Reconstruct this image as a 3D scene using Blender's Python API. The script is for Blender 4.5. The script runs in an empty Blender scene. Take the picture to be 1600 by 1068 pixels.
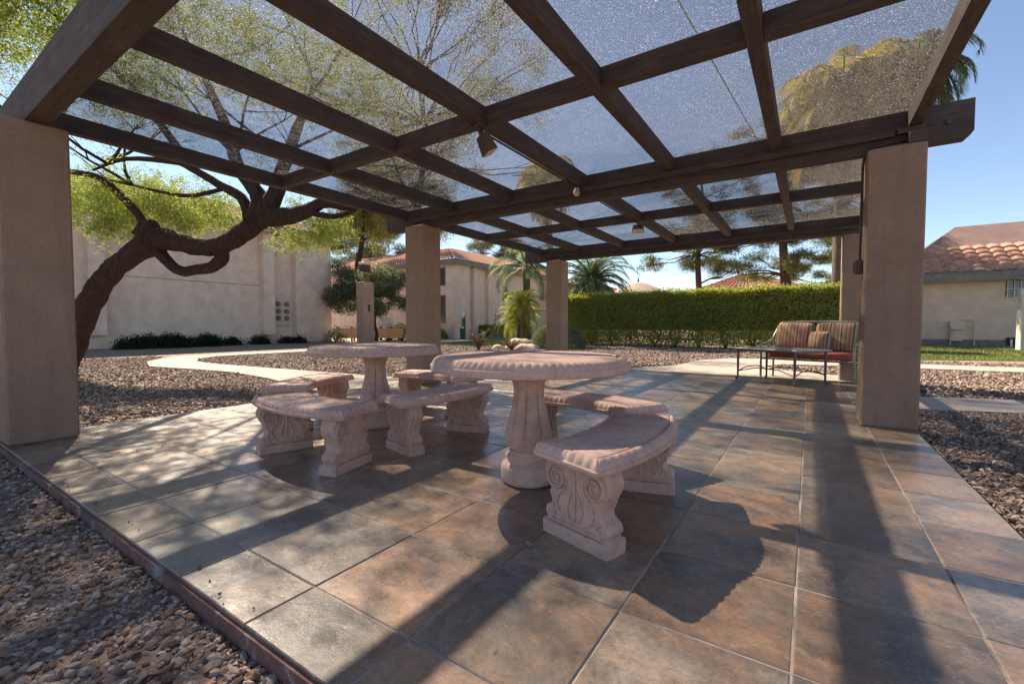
import bpy, math, random
import numpy as np
from mathutils import Vector, Matrix

S = bpy.context.scene
COL = S.collection
R = math.radians
rnd = random.Random(7)
rng = np.random.default_rng(11)

# ------------------------------------------------------------------ camera
cam_d = bpy.data.cameras.new('camera'); cam = bpy.data.objects.new('camera', cam_d)
COL.objects.link(cam); S.camera = cam
cam.location = (0, 0, 1.0)
cam.rotation_euler = (R(90 - 2.12), 0, R(33.655))
cam_d.sensor_width = 36; cam_d.lens = 698.3 / 1600 * 36
cam_d.clip_start = 0.02; cam_d.clip_end = 2000

# ------------------------------------------------------------------ light
KX, KY = 0.955, -0.34                     # shadow offset per metre of height
sun_dir = Vector((-KX, -KY, 1)).normalized()
el = math.asin(sun_dir.z); az = math.atan2(sun_dir.x, sun_dir.y)
w = bpy.data.worlds.new('World'); S.world = w; w.use_nodes = True
nt = w.node_tree; bg = nt.nodes['Background']
sky = nt.nodes.new('ShaderNodeTexSky'); sky.sky_type = 'NISHITA'; sky.sun_disc = False
sky.sun_elevation = el; sky.sun_rotation = az
sky.air_density = 1.0; sky.dust_density = 0.15; sky.ozone_density = 2.6; sky.altitude = 900
tint = nt.nodes.new('ShaderNodeMix'); tint.data_type = 'RGBA'; tint.blend_type = 'MULTIPLY'; tint.inputs[0].default_value = 1
tint.inputs[7].default_value = (1.06, .965, .90, 1); nt.links.new(sky.outputs[0], tint.inputs[6]); nt.links.new(tint.outputs[2], bg.inputs[0]); bg.inputs[1].default_value = 0.085
sd = bpy.data.lights.new('sun', 'SUN'); sd.energy = 5.0; sd.angle = R(0.5); sd.color = (1, .86, .68)
so = bpy.data.objects.new('sun', sd); COL.objects.link(so)
so.rotation_euler = sun_dir.to_track_quat('Z', 'Y').to_euler()
S.view_settings.view_transform = 'Standard'; S.view_settings.look = 'None'
S.view_settings.exposure = 1.38; S.view_settings.gamma = 1.0
try:
    S.cycles.max_bounces = 8; S.cycles.transparent_max_bounces = 12
    S.cycles.diffuse_bounces = 4; S.cycles.glossy_bounces = 3
    S.cycles.use_denoising = True
    S.cycles.sample_clamp_indirect = 6
except Exception: pass

# ------------------------------------------------------------------ materials
class NM:
    def __init__(s, name, rough=.8, spec=.3):
        s.m = bpy.data.materials.new(name); s.m.use_nodes = True
        s.t = s.m.node_tree; s.b = s.t.nodes['Principled BSDF']
        s.b.inputs['Roughness'].default_value = rough
        s.b.inputs['Specular IOR Level'].default_value = spec
        s.tc = None; s.vary = name in ('pink_cast_stone', 'pillar_stucco', 'painted_timber', 'painted_timber_lengthwise')
    def n(s, typ, **kw):
        n = s.t.nodes.new(typ)
        for k, v in kw.items():
            if k.startswith('_'): setattr(n, k[1:], v)
            else: n.inputs[k.replace('_', ' ')].default_value = v
        return n
    def l(s, a, b): s.t.links.new(a, b)
    def co(s):
        if not s.tc:
            s.tc = s.n('ShaderNodeTexCoord')
            if s.vary:
                oi = s.n('ShaderNodeObjectInfo'); ad = s.n('ShaderNodeVectorMath', _operation='MULTIPLY_ADD')
                s.l(oi.outputs['Random'], ad.inputs[0]); ad.inputs[1].default_value = (37, 53, 71); s.l(s.tc.outputs['Object'], ad.inputs[2]); s.voff = ad.outputs[0]
        return s.voff if s.vary else s.tc.outputs['Object']
    def noise(s, scale, detail=4, rough=.6, dist=0, stretch=None, vec=None):
        n = s.n('ShaderNodeTexNoise', Scale=scale, Detail=detail, Roughness=rough, Distortion=dist)
        v = vec or s.co()
        if stretch:
            mp = s.n('ShaderNodeMapping'); mp.inputs['Scale'].default_value = stretch
            s.l(v, mp.inputs[0]); v = mp.outputs[0]
        s.l(v, n.inputs['Vector']); return n.outputs['Fac']
    def ramp(s, fac, stops, interp='LINEAR'):
        r = s.n('ShaderNodeValToRGB'); r.color_ramp.interpolation = interp
        e = r.color_ramp.elements
        while len(e) < len(stops): e.new(.5)
        for i, (p, c) in enumerate(stops):
            e[i].position = p; e[i].color = (*c, 1) if len(c) == 3 else c
        s.l(fac, r.inputs[0]); return r.outputs[0]
    def mix(s, f, a, b, mode='MIX'):
        m = s.n('ShaderNodeMix', _data_type='RGBA', _blend_type=mode)
        for sock, v in ((m.inputs[0], f), (m.inputs[6], a), (m.inputs[7], b)):
            if isinstance(v, (int, float)): sock.default_value = v
            elif isinstance(v, tuple): sock.default_value = (*v, 1) if len(v) == 3 else v
            else: s.l(v, sock)
        return m.outputs[2]
    def math(s, op, a, b=None, c=None):
        m = s.n('ShaderNodeMath', _operation=op)
        for i, v in enumerate((a, b, c)):
            if v is None: continue
            if isinstance(v, (int, float)): m.inputs[i].default_value = v
            else: s.l(v, m.inputs[i])
        return m.outputs[0]
    def bump(s, h, strength=.4, dist=.01):
        b = s.n('ShaderNodeBump', Strength=strength, Distance=dist)
        s.l(h, b.inputs['Height']); s.l(b.outputs[0], s.b.inputs['Normal']); return b
    def col(s, v):
        if isinstance(v, tuple): s.b.inputs['Base Color'].default_value = (*v, 1)
        else: s.l(v, s.b.inputs['Base Color'])

def simple(name, c, rough=.7, var=.25, scale=6, bump=.2, bs=60, bd=.003, metal=0, spec=.3):
    m = NM(name, rough, spec)
    lo = tuple(x * (1 - var) for x in c); hi = tuple(min(1, x * (1 + var)) for x in c)
    m.col(m.ramp(m.noise(scale, 6, .65), [(.3, lo), (.7, hi)]))
    if bump: m.bump(m.noise(bs, 4, .6), bump, bd)
    m.b.inputs['Metallic'].default_value = metal
    return m.m

def stucco(name, c, streak=True):
    m = NM(name, .92, .15)
    lo = tuple(x * .80 for x in c); hi = tuple(min(1, x * 1.13) for x in c)
    a = m.ramp(m.noise(1.6, 8, .7), [(.3, lo), (.7, hi)])
    if streak:
        gn = m.noise(38, 7, .8); a = m.mix(m.ramp(gn, [(.45, (0, 0, 0)), (.7, (.5,) * 3)]), a, tuple(x * .55 for x in c))
        st = m.noise(3, 4, .6, stretch=(3, 3, .25))
        a = m.mix(m.ramp(st, [(.5, (0, 0, 0)), (.75, (.45, .45, .45))]), a, tuple(x * .6 for x in c))
    m.col(a)
    h = m.math('ADD', m.noise(60, 7, .75), m.math('MULTIPLY', m.noise(16, 4, .6, stretch=(1, 1, 2)), 1.1))
    m.bump(h, 1.0, .012)
    return m.m

def leafmat(name, c, c2, trans=.45, c3=None):
    m = NM(name, .55, .25)
    g = m.n('ShaderNodeNewGeometry')
    stops = [(0, c), (1, c2)] if not c3 else [(0, c), (.6, c2), (1, c3)]
    col = m.ramp(g.outputs['Random Per Island'], stops)
    big = m.noise(.9, 3, .5)
    col = m.mix(m.ramp(big, [(.35, (0, 0, 0)), (.7, (.6, .6, .6))]), col, tuple(x * 1.35 for x in c2))
    m.col(col)
    tr = m.n('ShaderNodeBsdfTranslucent')
    tcol = m.mix(1.0, col, (1.5, 1.5, .8), 'MULTIPLY'); m.l(tcol, tr.inputs[0])
    mx = m.n('ShaderNodeMixShader'); mx.inputs[0].default_value = trans
    m.l(m.b.outputs[0], mx.inputs[1]); m.l(tr.outputs[0], mx.inputs[2])
    m.l(mx.outputs[0], m.t.nodes['Material Output'].inputs[0])
    return m.m

def bark(name, c, sc=14):
    m = NM(name, .95, .1)
    n = m.noise(sc, 8, .7, 1.2, stretch=(1, 1, .35))
    m.col(m.ramp(n, [(.3, tuple(x * .45 for x in c)), (.55, c), (.8, tuple(x * 1.7 for x in c))]))
    m.bump(m.math('ADD', n, m.math('MULTIPLY', m.noise(sc * 3, 5, .7, 1.5, stretch=(1, 1, .4)), .5)), 1.0, .09); return m.m

M = {}
TS = 0.5114; TX = -0.535; TY = 1.489
def slate():
    m = NM('slate', .42, .5)
    sep = m.n('ShaderNodeSeparateXYZ'); m.l(m.co(), sep.inputs[0])
    cx = m.math('FLOOR', m.math('DIVIDE', m.math('SUBTRACT', sep.outputs[0], TX), TS))
    cy = m.math('FLOOR', m.math('DIVIDE', m.math('SUBTRACT', sep.outputs[1], TY), TS))
    cmb = m.n('ShaderNodeCombineXYZ'); m.l(cx, cmb.inputs[0]); m.l(cy, cmb.inputs[1])
    wn = m.n('ShaderNodeTexWhiteNoise', _noise_dimensions='3D'); m.l(cmb.outputs[0], wn.inputs['Vector'])
    off = m.n('ShaderNodeVectorMath', _operation='MULTIPLY_ADD')
    m.l(wn.outputs['Color'], off.inputs[0]); off.inputs[1].default_value = (40, 40, 40); m.l(m.co(), off.inputs[2])
    v = off.outputs[0]
    a = m.noise(2.1, 7, .62, .35, vec=v)
    b = m.noise(4.2, 8, .72, .5, vec=v)
    f = m.noise(42, 8, .8, .3, vec=v)
    st = m.noise(6, 6, .7, .4, vec=v, stretch=(.5, 2.6, 1))
    c1 = m.ramp(a, [(.30, (.045, .040, .040)), (.40, (.125, .112, .102)), (.455, (.20, .185, .165)), (.49, (.225, .168, .125)), (.56, (.34, .205, .12)), (.64, (.26, .195, .15)), (.75, (.31, .275, .235))])
    c2 = m.ramp(b, [(.32, (.045, .040, .040)), (.46, (.165, .135, .112)), (.57, (.38, .28, .20)), (.68, (.095, .078, .068))])
    c = m.mix(.42, c1, c2)
    c = m.mix(m.ramp(st, [(.45, (0, 0, 0)), (.75, (.55, .55, .55))]), c, (.27, .22, .18))
    tone = m.ramp(wn.outputs['Value'], [(0, (.78, .80, .84)), (.16, (1.08, 1.06, 1.04)), (.34, (1.18, .97, .82)), (.50, (.84, .75, .69)), (.64, (1.2, 1.1, 1.0)), (.80, (.98, .86, .77)), (.90, (1.42, 1.38, 1.30)), (1, (1.2, 1.2, 1.2))], 'CONSTANT')
    c = m.mix(1.0, c, tone, 'MULTIPLY')
    c = m.mix(m.ramp(f, [(.44, (0, 0, 0)), (.72, (.62, .62, .62))]), c, (.05, .042, .036))
    vein = m.noise(3.2, 6, .6, .9, vec=v)
    vr = m.ramp(vein, [(.492, (0, 0, 0)), (.5, (.28, .28, .28)), (.508, (0, 0, 0))])
    c = m.mix(vr, c, (.46, .40, .34))
    m.col(c)
    m.l(m.ramp(m.noise(7, 5, .6, vec=v), [(.3, (.24,) * 3), (.7, (.48,) * 3)]), m.b.inputs['Roughness'])
    m.b.inputs['Coat Weight'].default_value = .35; m.b.inputs['Coat Roughness'].default_value = .22
    h = m.math('ADD', m.math('MULTIPLY', b, 1.3), m.math('MULTIPLY', f, .5))
    m.bump(h, .45, .006)
    return m.m
M['slate'] = slate()
M['grout'] = simple('grout', (.33, .27, .235), .9, .75, 3.2, .4, 90)
def slabside():
    m = NM('slab_side', .95, .1)
    a = m.noise(7, 6, .7, 1)
    m.col(m.ramp(a, [(.35, (.16, .09, .08)), (.55, (.22, .13, .12)), (.65, (.34, .31, .30)), (.8, (.42, .40, .38))]))
    m.bump(m.noise(25, 6, .7), .9, .02); return m.m
M['slab_side'] = slabside()
M['pillar'] = stucco('pillar_stucco', (.335, .235, .178))
M['pillar_tan'] = stucco('tan_stucco', (.42, .29, .21))
M['wallA'] = stucco('wall_stucco', (.73, .585, .475), False)
M['wallC'] = stucco('wall_stucco_cream', (.74, .56, .42), False)
M['wallLight'] = stucco('light_stucco', (.62, .56, .47), False)
M['panel'] = stucco('panel_paint', (.66, .52, .43), False)
M['mans'] = stucco('mansard_shingle', (.30, .20, .18), False)
def wood(name, st):
    m = NM(name, .75, .25)
    n = m.noise(5, 6, .65, .6); g = m.noise(26, 7, .75, .8, stretch=st)
    c = m.ramp(n, [(.3, (.072, .055, .048)), (.6, (.104, .082, .071)), (.85, (.15, .122, .107))])
    c = m.mix(m.ramp(g, [(.40, (.75,) * 3), (.58, (0, 0, 0))]), c, (.045, .034, .030))
    c = m.mix(m.ramp(g, [(.62, (0, 0, 0)), (.78, (.5,) * 3)]), c, (.21, .175, .155))
    m.col(c); m.bump(m.math('ADD', g, m.math('MULTIPLY', n, .4)), .8, .006); return m.m
M['wood'] = wood('painted_timber', (.10, 1.4, 1.4))
M['wood_long'] = wood('painted_timber_lengthwise', (1.4, .10, 1.4))
def stone():
    m = NM('pink_cast_stone', .8, .25)
    a = m.ramp(m.noise(4, 8, .7), [(.3, (.46, .295, .24)), (.55, (.59, .40, .335)), (.75, (.67, .50, .43))])
    d = m.noise(22, 8, .8)
    a = m.mix(m.ramp(d, [(.50, (0, 0, 0)), (.72, (.75, .75, .75))]), a, (.26, .175, .14))
    gr_ = m.noise(1.7, 7, .75, .4)
    a = m.mix(m.ramp(gr_, [(.50, (0, 0, 0)), (.66, (.55,) * 3)]), a, (.33, .27, .24))
    w_ = m.noise(2.3, 5, .7, .8)
    a = m.mix(m.ramp(w_, [(.55, (0, 0, 0)), (.8, (.5, .5, .5))]), a, (.52, .33, .20))
    pit = m.n('ShaderNodeTexVoronoi', Scale=70); m.l(m.co(), pit.inputs['Vector'])
    pr = m.ramp(pit.outputs['Distance'], [(.05, (.8, .8, .8)), (.13, (0, 0, 0))])
    pm = m.math('MULTIPLY', pr, m.ramp(m.noise(9, 2, .5), [(.52, (0, 0, 0)), (.6, (1, 1, 1))]))
    a = m.mix(pm, a, (.13, .09, .08)); m.col(a)
    h = m.math('SUBTRACT', m.math('ADD', m.noise(38, 8, .75), m.math('MULTIPLY', m.noise(12, 4, .6), .8)), pm)
    m.bump(h, .6, .006); return m.m
M['stone'] = stone()
def rooftile(c):
    m = NM('terracotta', .85, .2)
    g = m.noise(3, 6, .7); h = m.noise(.9, 3, .5)
    a = m.ramp(g, [(.3, tuple(x * .62 for x in c)), (.55, c), (.75, tuple(min(1, x * 1.35) for x in c))])
    a = m.mix(m.ramp(h, [(.4, (0, 0, 0)), (.7, (.35, .35, .35))]), a, (.50, .36, .26))
    m.col(a); m.bump(m.noise(40, 5, .6), .4, .01); return m.m
M['roof'] = rooftile((.50, .26, .18))
M['fascia'] = simple('fascia_paint', (.20, .18, .17), .7)
def gravel(name, st):
    m = NM(name, .85, .3)
    g = m.n('ShaderNodeNewGeometry')
    c = m.ramp(g.outputs['Random Per Island'], st)
    c = m.mix(m.ramp(m.noise(60, 5, .7), [(.4, (0, 0, 0)), (.8, (.55,) * 3)]), c, (.14, .10, .08))
    m.col(c); m.bump(m.noise(120, 4, .7), .4, .003); return m.m
M['gravel'] = gravel('gravel_stone', [(0, (.075, .048, .035)), (.2, (.18, .115, .082)), (.4, (.31, .215, .16)), (.57, (.22, .175, .15)), (.74, (.38, .29, .23)), (.92, (.52, .43, .36)), (1, (.38, .19, .10))])
def ground():
    m = NM('gravel_ground', .95, .1)
    vo = m.n('ShaderNodeTexVoronoi', Scale=26.0); m.l(m.co(), vo.inputs['Vector'])
    sx = m.n('ShaderNodeSeparateColor'); m.l(vo.outputs['Color'], sx.inputs[0])
    c = m.ramp(sx.outputs[0], [(0, (.20, .13, .09)), (.3, (.36, .25, .18)), (.6, (.50, .37, .28)), (.85, (.58, .47, .38)), (1, (.66, .57, .48))])
    c = m.mix(m.ramp(vo.outputs['Distance'], [(.3, (0, 0, 0)), (.75, (.75,) * 3)]), c, (.10, .068, .05))
    c = m.mix(m.ramp(m.noise(.45, 5, .6), [(.45, (0, 0, 0)), (.75, (.4,) * 3)]), c, (.30, .20, .15))
    m.col(c); inv = m.math('SUBTRACT', 1.0, vo.outputs['Distance']); m.bump(inv, 1.0, .03); return m.m
M['ground'] = ground()
M['dirt'] = simple('dirt', (.19, .13, .10), .95, .35, 8, .8, 50, .02)
def concrete(name, c):
    m = NM(name, .9, .2)
    a = m.ramp(m.noise(1.2, 8, .7), [(.3, tuple(x * .82 for x in c)), (.7, tuple(x * 1.1 for x in c))])
    a = m.mix(m.ramp(m.noise(70, 3, .7), [(.5, (0, 0, 0)), (.8, (.3,) * 3)]), a, tuple(x * .6 for x in c))
    m.col(a); m.bump(m.noise(80, 4, .6), .3, .004); return m.m
M['path'] = concrete('path_concrete', (.44, .36, .30))
def lawn():
    m = NM('lawn_soil', .95, .1)
    m.col(m.ramp(m.noise(5, 7, .7), [(.3, (.10, .13, .03)), (.6, (.17, .19, .05)), (.8, (.24, .24, .08))]))
    m.bump(m.noise(60, 5, .7), 1, .03); return m.m
M['lawn'] = lawn()
M['grass'] = leafmat('grass_blade', (.13, .15, .045), (.22, .235, .08), .2)
def shade():
    m = NM('shade_cloth', .8, .2)
    uv = m.co()
    spk = m.noise(125, 3, .7, .3, vec=uv)
    fine = m.noise(320, 2, .6, vec=uv)
    big = m.noise(3, 5, .65, 1.0, vec=uv)
    tr = m.n('ShaderNodeBsdfTransparent')
    df = m.n('ShaderNodeBsdfDiffuse'); df.inputs[0].default_value = (.05, .04, .038, 1)
    tl = m.n('ShaderNodeBsdfTranslucent')
    sp2 = m.math('ADD', m.math('MULTIPLY', spk, .55), m.math('MULTIPLY', fine, .45))
    m.l(m.ramp(sp2, [(.42, (.012, .010, .010)), (.54, (.055, .048, .046)), (.60, (.28, .25, .235)), (.65, (1, .93, .87))]), tl.inputs[0])  # near-white specks paint the sun sparkle into the thread colour
    m1 = m.n('ShaderNodeMixShader'); m1.inputs[0].default_value = .80
    m.l(df.outputs[0], m1.inputs[1]); m.l(tl.outputs[0], m1.inputs[2])
    f = m.math('ADD', m.ramp(sp2, [(.34, (.22,) * 3), (.45, (.58,) * 3), (.54, (.47,) * 3), (.62, (.14,) * 3)]), m.math('MULTIPLY', m.math('SUBTRACT', big, .5), .2))
    g = m.n('ShaderNodeNewGeometry'); dt = m.n('ShaderNodeVectorMath', _operation='DOT_PRODUCT'); m.l(g.outputs['Incoming'], dt.inputs[0]); m.l(g.outputs['Normal'], dt.inputs[1])
    cs = m.math('ABSOLUTE', dt.outputs['Value'])
    f = m.math('MULTIPLY', f, m.ramp(cs, [(.05, (.25,) * 3), (.35, (.72,) * 3), (.66, (1,) * 3)]))
    m2 = m.n('ShaderNodeMixShader'); m.l(f, m2.inputs[0])
    m.l(m1.outputs[0], m2.inputs[1]); m.l(tr.outputs[0], m2.inputs[2])
    m.l(m2.outputs[0], m.t.nodes['Material Output'].inputs[0])
    return m.m
M['shade'] = shade()
M['metal_dark'] = simple('bronze_metal', (.10, .09, .08), .45, .3, 8, .15, 80, .002, .3, .5)
M['metal_green'] = simple('verdigris_metal', (.22, .23, .20), .4, .3, 8, .15, 80, .002, .2, .5)
M['metal_grey'] = simple('grey_metal', (.45, .44, .42), .5, .2)
M['lamp_brown'] = simple('lamp_housing', (.075, .055, .045), .6)
M['lamp_glass'] = simple('lamp_glass', (.62, .55, .42), .3)
M['red_cloth'] = simple('red_cloth', (.33, .085, .055), .95, .2, 10, .4, 200, .002)
def stripes():
    m = NM('striped_cloth', .95, .1)
    sep = m.n('ShaderNodeSeparateXYZ'); m.l(m.co(), sep.inputs[0])
    v = m.math('FRACT', m.math('MULTIPLY', sep.outputs[0], 5.6))
    c = m.ramp(v, [(0, (.32, .16, .11)), (.26, (.40, .29, .19)), (.38, (.16, .105, .075)), (.54, (.40, .29, .19)), (.64, (.27, .17, .11)), (.84, (.17, .11, .08)), (.92, (.40, .29, .19))], 'CONSTANT')
    m.col(c); m.bump(m.noise(300, 3, .6), .3, .002); return m.m
M['stripe'] = stripes()
M['orange_wood'] = simple('orange_timber', (.80, .38, .15), .6, .2, 12)
M['black_metal'] = simple('black_metal', (.02, .02, .02), .5)
M['white_metal'] = simple('white_metal', (.75, .74, .72), .4)
M['green_metal'] = simple('green_metal', (.02, .075, .05), .5)
M['glass_dark'] = simple('window_glass', (.03, .035, .045), .12, .2, 3, 0, spec=.8)
M['canvas'] = simple('canvas', (.36, .28, .22), .95, .1)
M['boulder'] = simple('boulder_rock', (.50, .38, .30), .95, .35, 3, .8, 20, .03)
M['bark_mesq'] = bark('mesquite_bark', (.085, .055, .045))
M['bark_pine'] = bark('pine_bark', (.17, .10, .075), 9)
M['bark_palm'] = bark('palm_bark', (.20, .16, .12), 12)
M['leaf_mesq'] = leafmat('mesquite_leaf', (.09, .12, .035), (.20, .245, .07), .5, (.38, .42, .15))
M['leaf_olive'] = leafmat('olive_leaf', (.07, .08, .045), (.12, .135, .08), .35, (.32, .33, .24))
M['leaf_euc'] = leafmat('pendulous_leaf', (.09, .10, .04), (.17, .17, .06), .45, (.32, .28, .12))
M['leaf_pine'] = leafmat('pine_needle', (.06, .07, .03), (.115, .12, .045), .35, (.24, .22, .09))
M['leaf_hedge'] = leafmat('hedge_leaf', (.13, .14, .05), (.24, .265, .075), .5, (.42, .45, .10))
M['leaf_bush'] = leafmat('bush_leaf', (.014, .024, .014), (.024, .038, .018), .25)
M['leaf_round'] = leafmat('round_bush_leaf', (.07, .10, .05), (.12, .15, .08), .3, (.20, .24, .13))
M['leaf_palm'] = leafmat('date_frond', (.07, .10, .06), (.11, .15, .08), .3, (.18, .22, .11))
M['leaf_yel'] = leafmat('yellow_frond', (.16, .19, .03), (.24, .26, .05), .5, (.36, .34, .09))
M['leaf_queen'] = leafmat('queen_frond', (.14, .12, .035), (.26, .21, .06), .5, (.45, .33, .09))
M['leaf_queen2'] = leafmat('green_queen_frond', (.05, .08, .05), (.09, .12, .07), .4, (.18, .17, .09))
M['leaf_desert'] = leafmat('desert_leaf', (.20, .15, .10), (.26, .22, .13), .2)

# ------------------------------------------------------------------ helpers
def tag(o, label=None, cat=None, group=None, kind=None):
    if label: o['label'] = label
    if cat: o['category'] = cat
    if group: o['group'] = group
    if kind: o['kind'] = kind
    return o
def empty(name, loc=(0, 0, 0), rz=0, label=None, cat=None, group=None):
    o = bpy.data.objects.new(name, None); COL.objects.link(o)
    o.empty_display_size = .2
    o.location = loc; o.rotation_euler = (0, 0, rz); tag(o, label, cat, group); return o
def copy_tree(o, parent=None):
    c = o.copy(); COL.objects.link(c)
    if parent: c.parent = parent
    for ch in o.children: copy_tree(ch, c)
    return c

class MB:
    def __init__(s): s.v = []; s.f = []
    def add(s, v, f, mat=None):
        b = len(s.v)
        if mat is not None: v = [mat @ Vector(p) for p in v]
        s.v += [tuple(p) for p in v]; s.f += [tuple(b + i for i in q) for q in f]; return s
    def box(s, x0, y0, z0, x1, y1, z1, mat=None, ch=0):
        if ch:
            c = ch
            prof = [(x0 + c, y0), (x1 - c, y0), (x1, y0 + c), (x1, y1 - c), (x1 - c, y1), (x0 + c, y1), (x0, y1 - c), (x0, y0 + c)]
            def ins(p, d):
                cx = (x0 + x1) / 2; cy = (y0 + y1) / 2
                return (p[0] - math.copysign(d, p[0] - cx), p[1] - math.copysign(d, p[1] - cy))
            v = [(*ins(p, c), z0) for p in prof] + [(*p, z0 + c) for p in prof] + [(*p, z1 - c) for p in prof] + [(*ins(p, c), z1) for p in prof]
            f = [tuple(range(7, -1, -1)), tuple(range(24, 32))]
            for r_ in range(3):
                for i in range(8):
                    j = (i + 1) % 8; f.append((r_ * 8 + i, r_ * 8 + j, r_ * 8 + 8 + j, r_ * 8 + 8 + i))
            return s.add(v, f, mat)
        v = [(x0, y0, z0), (x1, y0, z0), (x1, y1, z0), (x0, y1, z0), (x0, y0, z1), (x1, y0, z1), (x1, y1, z1), (x0, y1, z1)]
        return s.add(v, [(3, 2, 1, 0), (4, 5, 6, 7), (0, 1, 5, 4), (1, 2, 6, 5), (2, 3, 7, 6), (3, 0, 4, 7)], mat)
    def tube(s, pts, rad, n=8, cap=True, wob=0, res=1):
        pts = [Vector(p) for p in pts]
        if isinstance(rad, (int, float)): rad = [rad] * len(pts)
        if res > 1:
            P_, R_ = [], []
            for i in range(len(pts) - 1):
                a, b, c, d = pts[max(i - 1, 0)], pts[i], pts[i + 1], pts[min(i + 2, len(pts) - 1)]
                for q in range(res):
                    t = q / res
                    P_.append(.5 * ((2 * b) + (c - a) * t + (2 * a - 5 * b + 4 * c - d) * t * t + (3 * b - a - 3 * c + d) * t ** 3)); R_.append(rad[i] + (rad[i + 1] - rad[i]) * t)
            pts, rad = P_ + [pts[-1]], R_ + [rad[-1]]
        v = []; up = Vector((.13, .27, 1)).normalized(); prev = None
        for i, p in enumerate(pts):
            d = (pts[min(i + 1, len(pts) - 1)] - pts[max(i - 1, 0)]).normalized()
            a = d.cross(up if prev is None else prev)
            if prev is not None: a = prev - d * prev.dot(d)
            if a.length < 1e-4: a = d.orthogonal()
            a.normalize(); prev = a; b = d.cross(a)
            for k in range(n):
                t = 2 * math.pi * k / n
                rr = rad[i] * (1 + (wob * math.sin(3 * t + i * 1.3) + wob * rnd.uniform(-1, 1) if wob else 0))
                v.append(p + a * (math.cos(t) * rr) + b * (math.sin(t) * rr))
        f = []
        for i in range(len(pts) - 1):
            for k in range(n):
                k2 = (k + 1) % n; f.append((i * n + k, i * n + k2, (i + 1) * n + k2, (i + 1) * n + k))
        if cap: f.append(tuple(range(n - 1, -1, -1))); f.append(tuple((len(pts) - 1) * n + k for k in range(n)))
        return s.add(v, f)
    def lathe(s, prof, n=48, mod=None, mat=None):
        v = []; f = []
        for (r_, z) in prof:
            for k in range(n):
                t = 2 * math.pi * k / n; q = r_
                zz = z
                if mod:
                    m_ = mod(r_, z, t); q = r_ + m_[0]; zz = z + m_[1]
                v.append((q * math.cos(t), q * math.sin(t), zz))
        for i in range(len(prof) - 1):
            for k in range(n):
                k2 = (k + 1) % n; f.append((i * n + k, i * n + k2, (i + 1) * n + k2, (i + 1) * n + k))
        f.append(tuple(range(n - 1, -1, -1))); f.append(tuple((len(prof) - 1) * n + k for k in range(n)))
        return s.add(v, f, mat)
    def build(s, name, mat, parent=None, smooth=False, angle=40):
        me = bpy.data.meshes.new(name); me.from_pydata(s.v, [], s.f); me.update()
        me.materials.append(mat)
        if smooth:
            me.polygons.foreach_set('use_smooth', [True] * len(me.polygons))
            try: me.set_sharp_from_angle(angle=R(angle))
            except Exception: pass
        o = bpy.data.objects.new(name, me); COL.objects.link(o)
        if parent: o.parent = parent
        return o

def npmesh(name, V, F, mat, parent=None, smooth=False):
    """V (N,3), F (M,k) arrays"""
    me = bpy.data.meshes.new(name); k = F.shape[1]
    me.vertices.add(len(V)); me.vertices.foreach_set('co', V.astype(np.float32).ravel())
    me.loops.add(F.size); me.loops.foreach_set('vertex_index', F.astype(np.int32).ravel())
    me.polygons.add(len(F)); me.polygons.foreach_set('loop_start', np.arange(0, F.size, k, dtype=np.int32))
    try: me.polygons.foreach_set('loop_total', np.full(len(F), k, dtype=np.int32))
    except Exception: pass
    me.update(calc_edges=True); me.materials.append(mat)
    me.polygons.foreach_set('use_smooth', [smooth] * len(me.polygons))
    o = bpy.data.objects.new(name, me); COL.objects.link(o)
    if parent: o.parent = parent
    return o

def leaves(name, P, L, W, mat, parent=None, D=None, droop=0., spread=1.):
    """one rhombic leaf per point; D optional main direction"""
    n = len(P)
    d = rng.normal(size=(n, 3)) * spread
    if D is not None: d = d + D
    d[:, 2] -= droop
    d /= np.linalg.norm(d, axis=1)[:, None] + 1e-9
    q = rng.normal(size=(n, 3)); s_ = np.cross(d, q); s_ /= np.linalg.norm(s_, axis=1)[:, None] + 1e-9
    l = (L * rng.uniform(.6, 1.3, n))[:, None]; w_ = (W * rng.uniform(.6, 1.3, n))[:, None]
    V = np.stack([P, P + d * l * .5 + s_ * w_, P + d * l, P + d * l * .5 - s_ * w_], 1).reshape(-1, 3)
    F = np.arange(4 * n).reshape(n, 4)
    return npmesh(name, V, F, mat, parent)

def clumps(blobs, n, sub=.22, k=14):
    """points in clumps inside ellipsoids: blobs = [(cx,cy,cz,rx,ry,rz,weight)]"""
    out = []
    tot = sum(b[6] for b in blobs)
    for b in blobs:
        m_ = int(n * b[6] / tot); nc = max(1, m_ // k)
        u = rng.normal(size=(nc, 3)); u /= np.linalg.norm(u, axis=1)[:, None]
        rr = rng.uniform(.15, 1, (nc, 1)) ** .45
        c = u * rr * np.array(b[3:6]) + np.array(b[:3])
        s_ = sub * rng.uniform(.5, 1.4, (nc, 1, 1))
        p = c[:, None, :] + rng.normal(size=(nc, k, 3)) * s_ * np.array([1, 1, .6])
        out.append(p.reshape(-1, 3))
    return np.concatenate(out)

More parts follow.
